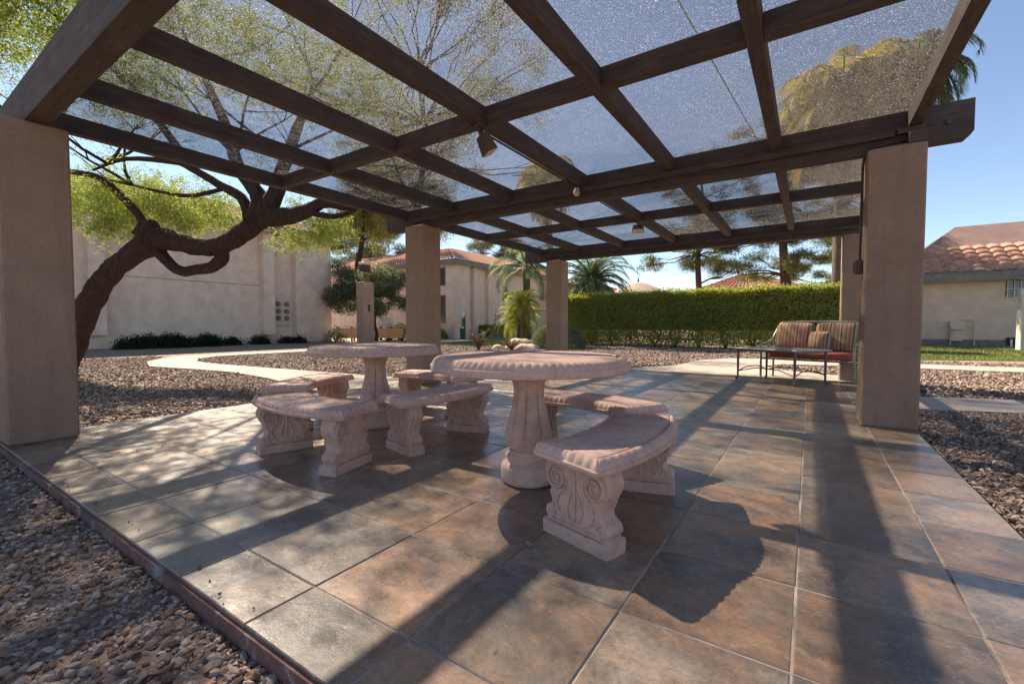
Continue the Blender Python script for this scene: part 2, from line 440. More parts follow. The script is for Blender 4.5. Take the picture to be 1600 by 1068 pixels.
def inpoly(x, y, poly):
    ins = np.zeros(len(x), bool); n = len(poly)
    for i in range(n):
        x1, y1 = poly[i]; x2, y2 = poly[(i + 1) % n]
        c = ((y1 > y) != (y2 > y)) & (x < (x2 - x1) * (y - y1) / ((y2 - y1) + 1e-12) + x1)
        ins ^= c
    return ins
def smoothpoly(p, it=2):
    for _ in range(it):
        q = []
        for i in range(len(p)):
            a = p[i]; b = p[(i + 1) % len(p)]
            q += [(a[0] * .75 + b[0] * .25, a[1] * .75 + b[1] * .25), (a[0] * .25 + b[0] * .75, a[1] * .25 + b[1] * .75)]
        p = q
    return p
def slab(name, poly, z0, z1, mat, parent=None):
    n = len(poly); mb = MB()
    v = [(x, y, z0) for x, y in poly] + [(x, y, z1) for x, y in poly]
    f = [tuple(range(n, 2 * n))] + [(i, (i + 1) % n, n + (i + 1) % n, n + i) for i in range(n)]
    a = sum(poly[i][0] * poly[(i + 1) % n][1] - poly[(i + 1) % n][0] * poly[i][1] for i in range(n))
    if a < 0: f = [tuple(reversed(q)) for q in f]
    mb.add(v, f); return mb.build(name, mat, parent)

# ------------------------------------------------------------------ ground
GZ = -0.085
PX0, PX1, PY0, PY1 = -5.95, 0.86, 0.72, 9.95
mb = MB(); mb.add([(-160, -60, GZ), (160, -60, GZ), (160, 200, GZ), (-160, 200, GZ)], [(0, 1, 2, 3)])
tag(mb.build('ground', M['ground']), kind='structure')
# patio: rough slab, grout bed, tiles
mb = MB(); mb.box(PX0 - .012, PY0 - .012, -.3, PX1 + .012, PY1 + .012, -.018)
o = mb.build('patio_slab', M['slab_side']); tag(o, kind='structure')
mb = MB(); mb.box(PX0 + .004, PY0 + .004, -.03, PX1 - .004, PY1 - .004, -.003)
tag(mb.build('patio_grout', M['grout']), kind='structure')
mb = MB(); g = .0032
for j in range(-11, 4):
    for k in range(-2, 17):
        x0 = max(TX + j * TS + g, PX0); x1 = min(TX + (j + 1) * TS - g, PX1)
        y0 = max(TY + k * TS + g, PY0); y1 = min(TY + (k + 1) * TS - g, PY1)
        if x1 - x0 < .03 or y1 - y0 < .03: continue
        a, b, c0 = rnd.uniform(-1, 1) * .0014, rnd.uniform(-1, 1) * .0014, rnd.uniform(-.0006, .0012)
        def zz(x, y): return c0 + a * (x - x0) / TS + b * (y - y0) / TS
        e = .004
        v = [(x0, y0, -.016), (x1, y0, -.016), (x1, y1, -.016), (x0, y1, -.016)]
        v += [(x, y, zz(x, y) - .003) for x, y in ((x0, y0), (x1, y0), (x1, y1), (x0, y1))]
        v += [(x, y, zz(x, y)) for x, y in ((x0 + e, y0 + e), (x1 - e, y0 + e), (x1 - e, y1 - e), (x0 + e, y1 - e))]
        mb.add(v, [(0, 1, 5, 4), (1, 2, 6, 5), (2, 3, 7, 6), (3, 0, 4, 7), (4, 5, 9, 8), (5, 6, 10, 9), (6, 7, 11, 10), (7, 4, 8, 11), (8, 9, 10, 11)])
tag(mb.build('patio_floor', M['slate']), kind='structure')

# paths
pathL = [(-5.965, 4.1), (-8, 4.52), (-9, 4.72), (-10.9, 4.9), (-12.4, 4.7), (-14.2, 4.4), (-16.0, 4.9), (-17.3, 5.7), (-18.1, 6.7), (-18.25, 8.4), (-18.2, 11), (-18.4, 16), (-19.4, 20), (-20.8, 24.6),
         (-19.4, 24.9), (-18.4, 19.5), (-17.4, 15), (-17.05, 10.7), (-17.1, 8.5), (-16.9, 7.1), (-16.2, 6.3), (-14.9, 5.75), (-13.3, 5.7), (-11.2, 5.85), (-9.8, 6.0), (-8.5, 6.1), (-5.965, 6.3)]
tag(slab('path', pathL, GZ - .1, GZ + .035, M['path']), kind='structure')
pathF = [(-4.0, 9.97), (-3.5, 11.0), (-2.9, 12.2), (-2.75, 14.4), (-2.1, 15.7), (-1.0, 16.15), (1.0, 16.1), (9, 16.4), (9, 14.9), (1.0, 14.5), (-.6, 14.1), (-1.0, 13.2), (-.5, 12.2), (.3, 11.6), (1.3, 11.3), (1.35, 9.97)]
tag(slab('path', pathF, GZ - .1, GZ + .04, M['path']), kind='structure')
pathR = [(.885, 7.45), (3, 8.1), (8, 8.6), (16, 9), (16, 10.4), (8, 10.0), (3, 9.35), (.885, 8.65)]
tag(slab('path', pathR, GZ - .1, GZ + .035, M['path']), kind='structure')
court = [(-40, 18.6), (-27.2, 18.0), (-22.0, 18.6), (-21.9, 22.5), (-24.0, 26.5), (-40, 26.5)]
tag(slab('courtyard_pavement', court, GZ - .1, GZ + .03, M['path']), kind='structure')
walkM = [(-23.6, 25.6), (-19, 30.5), (-12.5, 36), (-12, 34.8), (-18.6, 29.2), (-21.6, 25.1)]
lawnM = smoothpoly([(-17.2, 18.2), (-19.3, 24.9), (-18.6, 29.2), (-12, 34.8), (-11.2, 27), (-12.3, 22), (-12.6, 19.2), (-14.2, 18.0)], 1)
tag(slab('path', walkM, GZ - .1, GZ + .03, M['path']), kind='structure')
tag(slab('lawn', lawnM, GZ - .1, GZ + .02, M['lawn']), kind='structure')
lawnR = [(1.9, 18.3), (5.5, 19.9), (16, 21.5), (26, 23), (26, 30.9), (2, 30.9), (1.9, 27)]
tag(slab('lawn', lawnR, GZ - .1, GZ + .02, M['lawn']), kind='structure')
def grass_in(poly, n):
    xs = [p[0] for p in poly]; ys = [p[1] for p in poly]
    x = rng.uniform(min(xs), max(xs), n); y = rng.uniform(min(ys), max(ys), n)
    k = inpoly(x, y, poly); x, y = x[k], y[k]
    P = np.stack([x, y, np.full(len(x), GZ + .015)], 1)
    D = np.zeros((len(x), 3)); D[:, 2] = 1.6
    o = leaves('grass', P, .09, .012, M['grass'], D=D, spread=.5); tag(o, 'short green grass of the lawn', 'grass', kind='stuff'); return o
tag(grass_in(lawnM, 60000), 'bright green lawn grass before the pale two storey block')
tag(grass_in(lawnR, 110000), 'green lawn grass between gravel and right hand building')

# gravel stones: one mass
def ico():
    import bmesh
    bm = bmesh.new(); bmesh.ops.create_icosphere(bm, subdivisions=1, radius=1)
    V = np.array([v.co[:] for v in bm.verts]); F = np.array([[v.index for v in f.verts] for f in bm.faces]); bm.free(); return V, F
IV, IF = ico()
OV = np.array([(1, 0, 0), (-1, 0, 0), (0, 1, 0), (0, -1, 0), (0, 0, 1), (0, 0, -1)], float)
OF = np.array([(0, 2, 4), (2, 1, 4), (1, 3, 4), (3, 0, 4), (2, 0, 5), (1, 2, 5), (3, 1, 5), (0, 3, 5)])
def stones(P, size, IV=IV, IF=IF):
    n = len(P); m_ = len(IV)
    sc = size[:, None, None] * np.stack([rng.uniform(.8, 1.5, n), rng.uniform(.6, 1.05, n), rng.uniform(.4, .8, n)], 1)[:, None, :]
    V = IV[None] * (1 + rng.normal(size=(n, m_, 1)) * .20) * sc
    def rot(V, ang, ax):
        c = np.cos(ang)[:, None]; s_ = np.sin(ang)[:, None]; a, b = [(1, 2), (0, 2), (0, 1)][ax]
        W = V.copy(); W[..., a] = V[..., a] * c - V[..., b] * s_; W[..., b] = V[..., a] * s_ + V[..., b] * c; return W
    V = rot(V, rng.normal(size=n) * .45, 0); V = rot(V, rng.normal(size=n) * .45, 1); V = rot(V, rng.uniform(0, 6.3, n), 2)
    V = V + P[:, None, :]
    F = IF[None] + (np.arange(n) * m_)[:, None, None]
    return V.reshape(-1, 3), F.reshape(-1, 3)
zones = [(-6.4, .4, -.9, .70, 46000, .0108), (-5.6, .7, .725, .80, 26, .006), (-10, -5.98, -1, 9, 42000, .0155), (.89, 4.2, 1.6, 8.2, 38000, .0150),
         (-17.5, -5.0, 9.95, 18.5, 30000, .022), (-19, -10, -1, 6, 20000, .022), (.9, 9, 8, 18, 26000, .022), (-10, 2, 10, 22.2, 26000, .024), (-17, -6, 6, 12, 22000, .021)]
Ps = []; Sz = []
for (x0, x1, y0, y1, n, s_) in zones:
    x = rng.uniform(x0, x1, n); y = rng.uniform(y0, y1, n)
    if s_ < .017:   # weight towards the viewer
        x = x1 - (x1 - x0) * rng.uniform(0, 1, n) ** 1.25
        bare = ((x + 4.15) ** 2 / .16 + (y - .42) ** 2 / .02 < 1)
        keep = ~bare | (rng.uniform(size=n) < .25)
    else: keep = np.ones(n, bool)
    for pl in (pathL, pathF, pathR, lawnM, lawnR): keep &= ~inpoly(x, y, pl)
    keep &= ~((x > PX0 - .02) & (x < PX1 + .02) & (y > PY0 - .02) & (y < PY1 + .02)) | (n < 100)
    x, y = x[keep], y[keep]; sz = s_ * rng.lognormal(0, .32, len(x)).clip(.45, 2.0)
    Ps.append(np.stack([x, y, (.004 if n < 100 else GZ) + rng.uniform(.0, .9, len(x)) * sz], 1)); Sz.append(sz)
V, F = stones(np.concatenate(Ps[:2]), np.concatenate(Sz[:2])); V2, F2 = stones(np.concatenate(Ps[2:]), np.concatenate(Sz[2:]) * 1.05, OV, OF)
V = np.concatenate([V, V2]); F = np.concatenate([F, F2 + len(V) - len(V2)])
tag(npmesh('gravel', V, F, M['gravel']), 'loose tan and grey landscaping gravel around the patio', 'gravel', kind='stuff')
n_ = 260; P = np.stack([rng.uniform(-6, -.3, n_), rng.uniform(-.6, .68, n_), np.full(n_, GZ + .022)], 1); D_ = rng.normal(size=(n_, 3)); D_[:, 2] = 0
tag(leaves('dry_twigs', P, .05, .003, M['leaf_desert'], D=D_ * 6), 'thin dry twigs and leaflets lying on the near gravel', 'leaf litter', kind='stuff')
# bare red-brown earth where the gravel is thin
for i, (cx, cy, a, b) in enumerate([(-4.15, .32, .6, .22), (-3.2, .3, 3.2, .40)]):
    pl = [(cx + a * math.cos(t) * rnd.uniform(.85, 1.1), cy + b * math.sin(t) * rnd.uniform(.85, 1.1)) for t in [k * math.pi / 12 for k in range(24)]]
    slb = slab('bare_earth', pl, GZ - .02, GZ + .004 + .004 * i, M['dirt']); tag(slb, kind='structure')

# ------------------------------------------------------------------ pergola
perg = empty('pergola', (-2.5, 5.6, 0), 0, 'large brown timber pergola on stucco pillars roofed with shade cloth', 'pergola')
PO = Vector((-2.5, 5.6, 0))
def pbuild(mb, name, mat, **k):
    mb.v = [(x - PO.x, y - PO.y, z - PO.z) for x, y, z in mb.v]; return mb.build(name, mat, perg, **k)
ZB, ZT = 2.71, 3.05; ZR = 2.88
pillars = [(-5.90, .73, 0), (-5.90, 5.49, 0), (-5.87, 10.45, -.1), (.43, .73, 0), (.435, 5.60, 0), (.485, 10.50, -.1)]
for (x, y, z0) in pillars:
    mb = MB(); mb.box(x, y, z0, x + .44, y + .44, ZB, ch=.016)
    pbuild(mb, 'pillar', M['pillar'])
for (y, xr) in ((.90, 1.22), (5.72, 1.20), (10.60, 1.22)):
    mb = MB(); yb = y + .145; xl = -6.62
    # beam with clipped lower corners
    pr = [(xl, ZB + .06), (xl + .07, ZB), (xr - .05, ZB), (xr, ZB + .05), (xr, ZT), (xl, ZT)]
    v = [(a, y, b) for a, b in pr] + [(a, yb, b) for a, b in pr]
    f = [(0, 1, 2, 3, 4, 5), (11, 10, 9, 8, 7, 6)] + [(i, 6 + i, 6 + (i + 1) % 6, (i + 1) % 6) for i in range(6)]
    mb.add(v, f); pbuild(mb, 'beam', M['wood'])
raf = [.79, -.345, -1.47, -2.62, -3.83, -5.02, -6.09]
bays = [(1.047, 5.718), (5.867, 10.598)]
purl = [3.40, 8.07]
for bi, (ya, yb) in enumerate(bays):
    for x in raf:
        mb = MB(); mb.box(x - .05, ya, ZR, x + .05, yb, ZT - .002, ch=.004)
        o = pbuild(mb, 'rafter', M['wood_long'])
    yp = purl[bi]
    for i in range(6):
        mb = MB(); mb.box(raf[i + 1] + .051, yp, ZR + .003, raf[i] - .051, yp + .09, ZT - .005, ch=.004)
        pbuild(mb, 'purlin', M['wood'])
    # ledger blocks under the edge rafter
mb = MB(); mb.box(.66, 5.66, ZB + .115, .86, 5.719, ZR - .002); pbuild(mb, 'ledger_block', M['wood'])
mb = MB(); mb.box(.74, 5.60, ZB + .002, .87, 5.719, ZB + .113); pbuild(mb, 'ledger_block', M['wood'])
mb = MB(); mb.box(-5.98, 5.66, ZR - .07, .64, 5.7, ZR - .002)
pbuild(mb, 'ledger', M['wood'])
mb = MB(); mb.box(-5.98, 10.55, ZR - .07, .7, 10.59, ZR - .002); pbuild(mb, 'ledger', M['wood'])
# shade cloth, slightly sagging in every bay
nx, ny = 90, 120
xs = np.linspace(-6.13, .835, nx); ys = np.linspace(.93, 10.7, ny)
XX, YY = np.meshgrid(xs, ys, indexing='ij')
def sagf(a, st):
    out = np.zeros_like(a)
    st = sorted(st)
    for i in range(len(st) - 1):
        m_ = (a >= st[i]) & (a <= st[i + 1]); t = (a - st[i]) / (st[i + 1] - st[i]); out[m_] = np.sin(np.pi * t[m_])
    return out
ZZ = ZT + .012 - .018 * sagf(XX, raf) * sagf(YY, [.97, 3.44, 5.79, 8.11, 10.67])
V = np.stack([XX - PO.x, YY - PO.y, ZZ], -1).reshape(-1, 3)
idx = np.arange(nx * ny).reshape(nx, ny)
F = np.stack([idx[:-1, :-1], idx[1:, :-1], idx[1:, 1:], idx[:-1, 1:]], -1).reshape(-1, 4)
npmesh('shade_cloth', V, F, M['shade'], perg, True)
mb = MB(); mb.tube([(1.03, 5.719, 2.87), (1.03, 5.700, 2.87)], .022, 8); pbuild(mb, 'bolt', M['lamp_brown'])
# conduits on rafter and pillar
mb = MB(); mb.tube([(-2.675, 3.2, ZR - .012), (-2.675, 5.6, ZR - .012)], .011, 6); pbuild(mb, 'conduit', M['wood'], smooth=True)
mb = MB(); mb.tube([(-2.675, 5.95, ZR - .012), (-2.675, 8.3, ZR - .012)], .011, 6); pbuild(mb, 'conduit', M['wood'], smooth=True)
mb = MB(); mb.tube([(.75, 5.70, ZB + .06), (.6, 5.69, ZB + .055), (.47, 5.68, ZB + .03), (.42, 5.70, ZB - .03), (.41, 5.72, ZB - .12), (.408, 5.74, 1.65)], .012, 8); pbuild(mb, 'conduit', M['wood'], smooth=True)
mb = MB(); mb.box(.365, 5.70, 1.52, .434, 5.79, 1.66, ch=.006); sw = pbuild(mb, 'switch_box', M['lamp_brown'])
mb = MB(); mb.box(.352, 5.715, 1.535, .366, 5.775, 1.645); pbuild(mb, 'box_cover', M['lamp_brown'])

def floodlight(name, loc, rz, tilt, sz, label, back=False):
    t = empty(name, loc, rz, label, 'light', None)
    mb = MB(); mb.tube([(0, 0, 0), (0, 0, -.03)], [.045, .045], 12); mb.build('mount', M['lamp_brown'], t, True)
    mb = MB(); mb.tube([(0, 0, -.03), (.01, 0, -.07), (.0, .02, -.10)], .015, 8); mb.build('arm', M['lamp_brown'], t, True)
    mt = Matrix.Translation((0, .03, -.10)) @ Matrix.Rotation(tilt, 4, 'X')
    w_, h_, d_ = sz
    mb = MB()
    v = [(-w_, -d_, -2 * h_), (w_, -d_, -2 * h_), (w_, d_, -2 * h_), (-w_, d_, -2 * h_), (-w_ * .8, -d_ * .7, 0), (w_ * .8, -d_ * .7, 0), (w_ * .8, d_ * .7, 0), (-w_ * .8, d_ * .7, 0)]
    mb.add(v, [(3, 2, 1, 0), (4, 5, 6, 7), (0, 1, 5, 4), (1, 2, 6, 5), (2, 3, 7, 6), (3, 0, 4, 7)], mt)
    h = mb.build('housing', M['lamp_brown'], t)
    mb = MB(); mb.box(-w_ * .9, -d_ * .85, -2 * h_ - .008, w_ * .9, d_ * .85, -2 * h_ - .001, mt); mb.build('lens', M['lamp_glass'], t)
    mb = MB(); mb.tube([(0, .0, -.02), (.06, .05, -.12), (.05, .06, -.18)], .006, 6); mb.build('cable', M['black_metal'], t, True)
    return t

# ------------------------------------------------------------------ stone furniture
def spiral(cx, cz, r0, turns, y, sgn, st=0, n=44, w_=.008):
    pts = []
    for i in range(n + 1):
        t = i / n; a = st + sgn * turns * 2 * math.pi * t; rr = r0 * (1 - t * .88)
        pts.append((cx + rr * math.cos(a), y, cz + rr * math.sin(a)))
    return pts
def leg_mesh(mb, mat):
    hw = [(0, .198), (.062, .200), (.068, .186), (.076, .172), (.086, .182), (.102, .192), (.120, .190), (.134, .178), (.142, .158), (.155, .146), (.175, .143), (.20, .148), (.225, .158), (.25, .172), (.275, .186), (.30, .195), (.322, .195), (.342, .186), (.358, .176), (.375, .178)]
    th = lambda z: .068 if z < .066 else (.056 if z < .345 else .062)
    # outline loops front/back with rib relief across the narrow side
    nr = 9; v = []; f = []
    for (z, h) in hw:
        t = th(z)
        ring = []
        for s_ in (1, -1):
            for q in range(nr):
                a = -1 + 2 * q / (nr - 1)
                rib = 0 if z < .066 else .006 * math.cos(a * math.pi * 3.0) * (1 if abs(a) < .95 else 0)
                ring.append((s_ * (h + rib - (.008 if abs(a) > .99 else 0)), a * t * s_, z))
        v += ring
    m_ = 2 * nr
    for i in range(len(hw) - 1):
        for k in range(m_):
            k2 = (k + 1) % m_; f.append((i * m_ + k, i * m_ + k2, (i + 1) * m_ + k2, (i + 1) * m_ + k))
    f.append(tuple(range(m_ - 1, -1, -1))); f.append(tuple((len(hw) - 1) * m_ + k for k in range(m_)))
    mb.add(v, f, mat)
    base = len(mb.v)
    sub = MB()
    for sy in (1, -1):
        y = sy * .058
        for sx in (1, -1):
            sub.tube(spiral(sx * .112, .285, .062, 2.1, y, -sx, math.pi / 2, 46), [.0105 - .005 * i / 46 for i in range(47)], 8)
            sub.tube([(sx * .05, y, .29), (sx * .06, y, .245), (sx * .10, y, .205), (sx * .115, y, .165), (sx * .095, y, .12), (sx * .06, y, .10)], [.005, .008, .009, .009, .008, .005], 6)
            sub.tube(spiral(sx * .150, .108, .030, 1.5, sy * .055, sx, math.pi * .5, 24), [.010 - .005 * i / 24 for i in range(25)], 6)
            sub.tube([(sx * .012, y, .24), (sx * .035, y, .20), (sx * .045, y, .15), (sx * .025, y, .10)], [.005, .009, .009, .004], 6)
            sub.tube([(sx * .15, y, .215), (sx * .125, y, .17), (sx * .135, y, .14)], [.005, .009, .005], 6)
        sub.tube([(0, y, .33), (0, y, .24), (0, y, .18), (0, y, .09)], [.006, .012, .009, .004], 6)
        sub.tube([(-.16, sy * .062, .078), (.16, sy * .062, .078)], .006, 6)
    # spread the relief points onto the face of the leg
    mb.add([(p[0], (abs(p[1]) - .0) * (1 if p[1] > 0 else -1), p[2]) for p in sub.v], sub.f, mat)

RIN, ROUT, HALF = 1.33, 1.765, R(20.3)
RC = (RIN + ROUT) / 2
def seat_mesh():
    mb = MB(); n = 0
    U = HALF * RC; Vh = (ROUT - RIN) / 2
    def loop(inset, rc):
        u, v_ = U - inset, Vh - inset; rc = max(rc - inset, .004); pts = []
        # rounded rectangle, dense
        seg = []
        for (cx, cy, a0) in ((u - rc, v_ - rc, 0), (-u + rc, v_ - rc, 90), (-u + rc, -v_ + rc, 180), (u - rc, -v_ + rc, 270)):
            for k in range(7): 
                a = R(a0 + 15 * k); seg.append((cx + rc * math.cos(a), cy + rc * math.sin(a)))
        out = []; cnt = [0, 60, 0, 24]
        NL = {0: 180, 1: 66}
        for q in range(4):
            for k in range(7): out.append(seg[q * 7 + k])
            a = seg[q * 7 + 6]; b = seg[((q + 1) % 4) * 7]; N_ = NL[q % 2]
            for k in range(1, N_): t = k / N_; out.append((a[0] + (b[0] - a[0]) * t, a[1] + (b[1] - a[1]) * t))
        return out
    rings = [(.018, .0, 0), (.004, .002, 0), (.0, .007, 0), (.0, .022, 0), (.005, .026, 0), (.009, .027, 0), (.010, .031, .5), (.013, .042, 1), (.021, .054, 1), (.032, .063, 1), (.042, .066, .3), (.046, .064, 0), (.049, .056, 0), (.052, .0555, 0), (.056, .062, 0), (.062, .065, 0)]
    L = [loop(d, .022) for d, z, s_ in rings]; m_ = len(L[0])
    per = 0; acc = []
    base = loop(0, .022)
    for i in range(m_):
        acc.append(per); a, b = base[i], base[(i + 1) % m_]; per += math.hypot(a[0] - b[0], a[1] - b[1])
    kf = round(per / .052)
    v = []
    for (d, z, s_), lp in zip(rings, L):
        for i, (a, b) in enumerate(lp):
            ph = 2 * math.pi * acc[i] / per * kf
            egg = abs(math.sin(ph / 2)) ** .55 - .8 + (.35 * max(0, math.cos(ph)) ** 8 if s_ > .5 else 0)
            zz = z + .009 * s_ * egg
            nb = .008 * s_ * egg
            sc = 1 + nb / max(.1, math.hypot(a, b))
            th_ = a * sc / RC; r_ = RC + b * sc
            v.append((r_ * math.cos(th_) - RC, r_ * math.sin(th_), zz))
    f = []
    for i in range(len(rings) - 1):
        for k in range(m_):
            k2 = (k + 1) % m_; f.append((i * m_ + k2, i * m_ + k, (i + 1) * m_ + k, (i + 1) * m_ + k2))
    f = [tuple(reversed(q)) for q in f]
    f.append(tuple(range((len(rings) - 1) * m_, len(rings) * m_))); f.append(tuple(range(m_ - 1, -1, -1)))
    # orientation: loop is u (tangential) -> y, v (radial) -> x : mirrored
    f = [tuple(reversed(q)) for q in f]
    mb.add(v, f); return mb
def make_bench():
    t = empty('curved_bench')
    s_ = seat_mesh().build('seat', M['stone'], t, True, 50); s_.location = (0, 0, .376)
    for sg in (-1, 1):
        a = sg * R(15.2)
        mt = Matrix.Translation((RC * math.cos(a) - RC, RC * math.sin(a), 0)) @ Matrix.Rotation(a, 4, 'Z')
        mb = MB(); leg_mesh(mb, Matrix.Identity(4))
        l = mb.build('leg', M['stone'], t, True, 45); l.matrix_local = mt
    return t
bench = make_bench()
BG = 'curved benches around the two stone tables'
spots = [(-.80, 2.29, -1, 'curved pink stone bench nearest the viewer, beside the larger looking front table'),
         (-1.44, 3.25, 82, 'curved stone bench behind the front round table, half in beam shadow'),
         (-2.63, 2.88, 1, 'curved stone bench standing between the two round tables, seen on its long outer side'),
         (-3.10, 1.90, -91, 'curved stone bench in front of the rear table, at the left end of the set'),
         (-4.40, 2.72, 207, 'curved stone bench behind the left one, against the gravel with dappled light on its seat'),
         (-3.66, 3.92, 91, 'curved stone bench farthest back, under the second pillar behind the rear table')]
for i, (x, y, a, lab) in enumerate(spots):
    o = bench if i == 0 else copy_tree(bench)
    o.location = (x, y, .001); o.rotation_euler = (0, 0, R(a)); tag(o, lab, 'bench', BG)

def make_table():
    t = empty('round_table')
    RT = .625
    def mod(r_, z, th_):
        if r_ > RT - .055 and r_ < RT - .012 and z > .772:
            e = abs(math.sin(th_ * 44)) ** .7 - .8; return (.004 * e, .0065 * e)
        return (0, 0)
    prof = [(.17, .7345), (RT - .10, .730), (RT - .05, .722), (RT - .02, .719), (RT - .003, .723), (RT, .730), (RT, .758), (RT - .004, .763), (RT - .010, .764), (RT - .011, .769), (RT - .015, .779), (RT - .024, .792), (RT - .036, .801), (RT - .050, .806), (RT - .060, .806), (RT - .064, .804), (RT - .067, .797), (RT - .072, .797), (RT - .077, .804), (RT - .084, .806), (RT - .15, .807), (.3, .808), (.01, .808)]
    mb = MB(); mb.lathe(prof, 608, mod); mb.build('tabletop', M['stone'], t, True, 50)
    def modp(r_, z, th_):
        if .22 < z < .66:
            k = math.sin((z - .22) / .44 * math.pi) ** .6
            return (.018 * k * (abs(math.cos(th_ * 4)) ** .6 - .72) - .005 * k * max(0, math.cos(th_ * 8 + math.pi)) ** 6, 0)
        return (0, 0)
    prof = [(.115, .205), (.122, .215), (.137, .235), (.146, .265), (.147, .30), (.140, .35), (.124, .41), (.108, .47), (.098, .53), (.095, .58), (.100, .62), (.112, .655), (.133, .69), (.160, .715), (.185, .728), (.195, .7345)]
    mb = MB(); mb.lathe(prof, 96, modp); mb.build('pedestal', M['stone'], t, True, 50)
    prof = [(.165, .0), (.176, .008), (.181, .03), (.181, .075), (.178, .100), (.168, .118), (.150, .128), (.140, .132), (.141, .150), (.149, .158), (.150, .168), (.143, .178), (.131, .184), (.126, .192), (.128, .2), (.12, .2045)]
    mb = MB(); mb.lathe(prof, 72); mb.build('base', M['stone'], t, True, 50)
    return t
tb = make_table(); tb.location = (-1.50, 2.45, .001)
tag(tb, 'round pink cast stone pedestal table nearer the viewer', 'table', 'round stone tables')
tb2 = copy_tree(tb); tb2.location = (-3.58, 2.93, .001); tb2.rotation_euler = (0, 0, .5)
tag(tb2, 'round pink cast stone pedestal table farther left, behind the front one', 'table', 'round stone tables')
V, F = stones(np.array([[0, 0, .012]]), np.array([.02]))
pb = npmesh('pebble', V, F, M['gravel']); pb.location = (-1.035, 1.70, .004); tag(pb, 'single pale pebble lying on the tiles by the front table shadow', 'pebble')

n_ = 90; P = np.stack([rng.uniform(PX0 + .1, PX1 - .1, n_), rng.uniform(PY0 + .1, PY1 - .2, n_), np.full(n_, .004)], 1); D_ = rng.normal(size=(n_, 3)); D_[:, 2] = .05
D_[:, :2] /= np.linalg.norm(D_[:, :2], axis=1)[:, None]
tag(leaves('dry_leaves', P, .022, .004, M['leaf_desert'], D=D_ * 8), 'small dry leaflets scattered over the patio tiles', 'leaf litter', kind='stuff')
# ------------------------------------------------------------------ lights on the pergola
floodlight('spotlight', (-2.61, 3.36, ZR - .001), R(-35), R(28), (.085, .085, .055), 'square brown spotlight hanging from the rafter joint in the middle of the roof')
floodlight('floodlight', (-2.60, 7.98, ZR - .001), R(20), R(-35), (.10, .06, .06), 'smaller floodlight with pale lens hanging under the rear bay of the pergola')
t = empty('sensor_light', (-2.675, 5.62, ZR - .02), 0, 'small round sensor lamp at the end of the rafter conduit', 'light')
mb = MB(); mb.tube([(0, 0, 0), (.0, -.02, -.05), (.01, -.03, -.085)], [.03, .045, .04], 12); mb.build('housing', M['metal_grey'], t, True)
mb = MB(); mb.tube([(.01, -.031, -.086), (.012, -.034, -.098)], [.034, .03], 12); mb.build('lens', M['lamp_glass'], t, True)

# ------------------------------------------------------------------ sofa and coffee table
def quilt(mb, x0, y0, z0, x1, y1, z1, mat=None, puff=.03, n=10):
    """soft cushion: superellipsoid-like box"""
    cx, cy, cz = (x0 + x1) / 2, (y0 + y1) / 2, (z0 + z1) / 2; hx, hy, hz = (x1 - x0) / 2, (y1 - y0) / 2, (z1 - z0) / 2
    v = []; f = []; N = 28; Mv = 14
    for i in range(Mv + 1):
        ph = -math.pi / 2 + math.pi * i / Mv
        for k in range(N):
            t_ = 2 * math.pi * k / N
            def sp(a, e): return math.copysign(abs(a) ** e, a)
            e1, e2 = .55, .28
            x = hx * sp(math.cos(ph), e1) * sp(math.cos(t_), e2); z = hz * sp(math.cos(ph), e1) * sp(math.sin(t_), e2); y = hy * sp(math.sin(ph), e1 * 1.3)
            v.append((cx + x, cy + y, cz + z))
    for i in range(Mv):
        for k in range(N):
            k2 = (k + 1) % N; f.append((i * N + k, i * N + k2, (i + 1) * N + k2, (i + 1) * N + k))
    mb.add(v, f, mat)
sofa = empty('patio_sofa', (-.03, 9.93, 0), R(-15), 'metal framed patio sofa with red seat and striped cushions by the rear right pillar', 'sofa')
W2, DP = .74, .72
for (x, y) in ((-W2, -.15), (W2, -.15), (-W2, DP - .2), (W2, DP - .2)):
    mb = MB(); mb.tube([(x, y, -.045 if y > 0 else .0), (x, y, .06), (x, y, .40), (x, y, .62 if y < 0 else .5)], [.016, .022, .019, .017], 10); mb.build('leg', M['metal_green'], sofa, True)
for s_ in (-1, 1):
    pts = [(s_ * W2, -.22, .655), (s_ * W2, -.15, .675), (s_ * W2, .1, .665), (s_ * W2 * .99, .3, .68), (s_ * W2 * .97, .42, .75), (s_ * W2 * .93, .50, .88), (s_ * W2 * .86, .58, 1.03), (s_ * W2 * .8, .60, 1.06)]
    mb = MB(); mb.tube(pts, .019, 8); mb.build('armrest', M['metal_green'], sofa, True)
mb = MB(); mb.tube([(-W2 * .8, .60, 1.06), (-.2, .61, 1.075), (.2, .61, 1.075), (W2 * .8, .60, 1.06)], .019, 8)
mb.tube([(-W2, .46, .62), (W2, .46, .62)], .012, 8); mb.tube([(-W2, .5, .36), (W2, .5, .36)], .015, 8)
for k in range(9):
    x = -.5 + k * .125; mb.tube([(x, .5, .36), (x, .57, .8), (x * .95, .605, 1.06)], .008, 6)
mb.build('back_frame', M['metal_green'], sofa, True)
mb = MB()
for q in (((-W2, -.15), (W2, -.15)), ((-W2, -.15), (-W2, .52)), ((W2, -.15), (W2, .52)), ((-W2, .52), (W2, .52))): mb.tube([(*q[0], .36), (*q[1], .36)], .016, 8)
mb.build('seat_frame', M['metal_green'], sofa, True)
mb = MB(); quilt(mb, -W2 + .015, .53, -.50, W2 - .015, .36, -.37, Matrix.Identity(4)); 
mb.v = [(a, -.17 + (c + .0) * 0 + (b - .36) / .17 * .0 + b * 0, 0) for a, b, c in mb.v]
mb = MB()
quilt(mb, -W2 + .02, -.20, .37, W2 - .02, .46, .53)
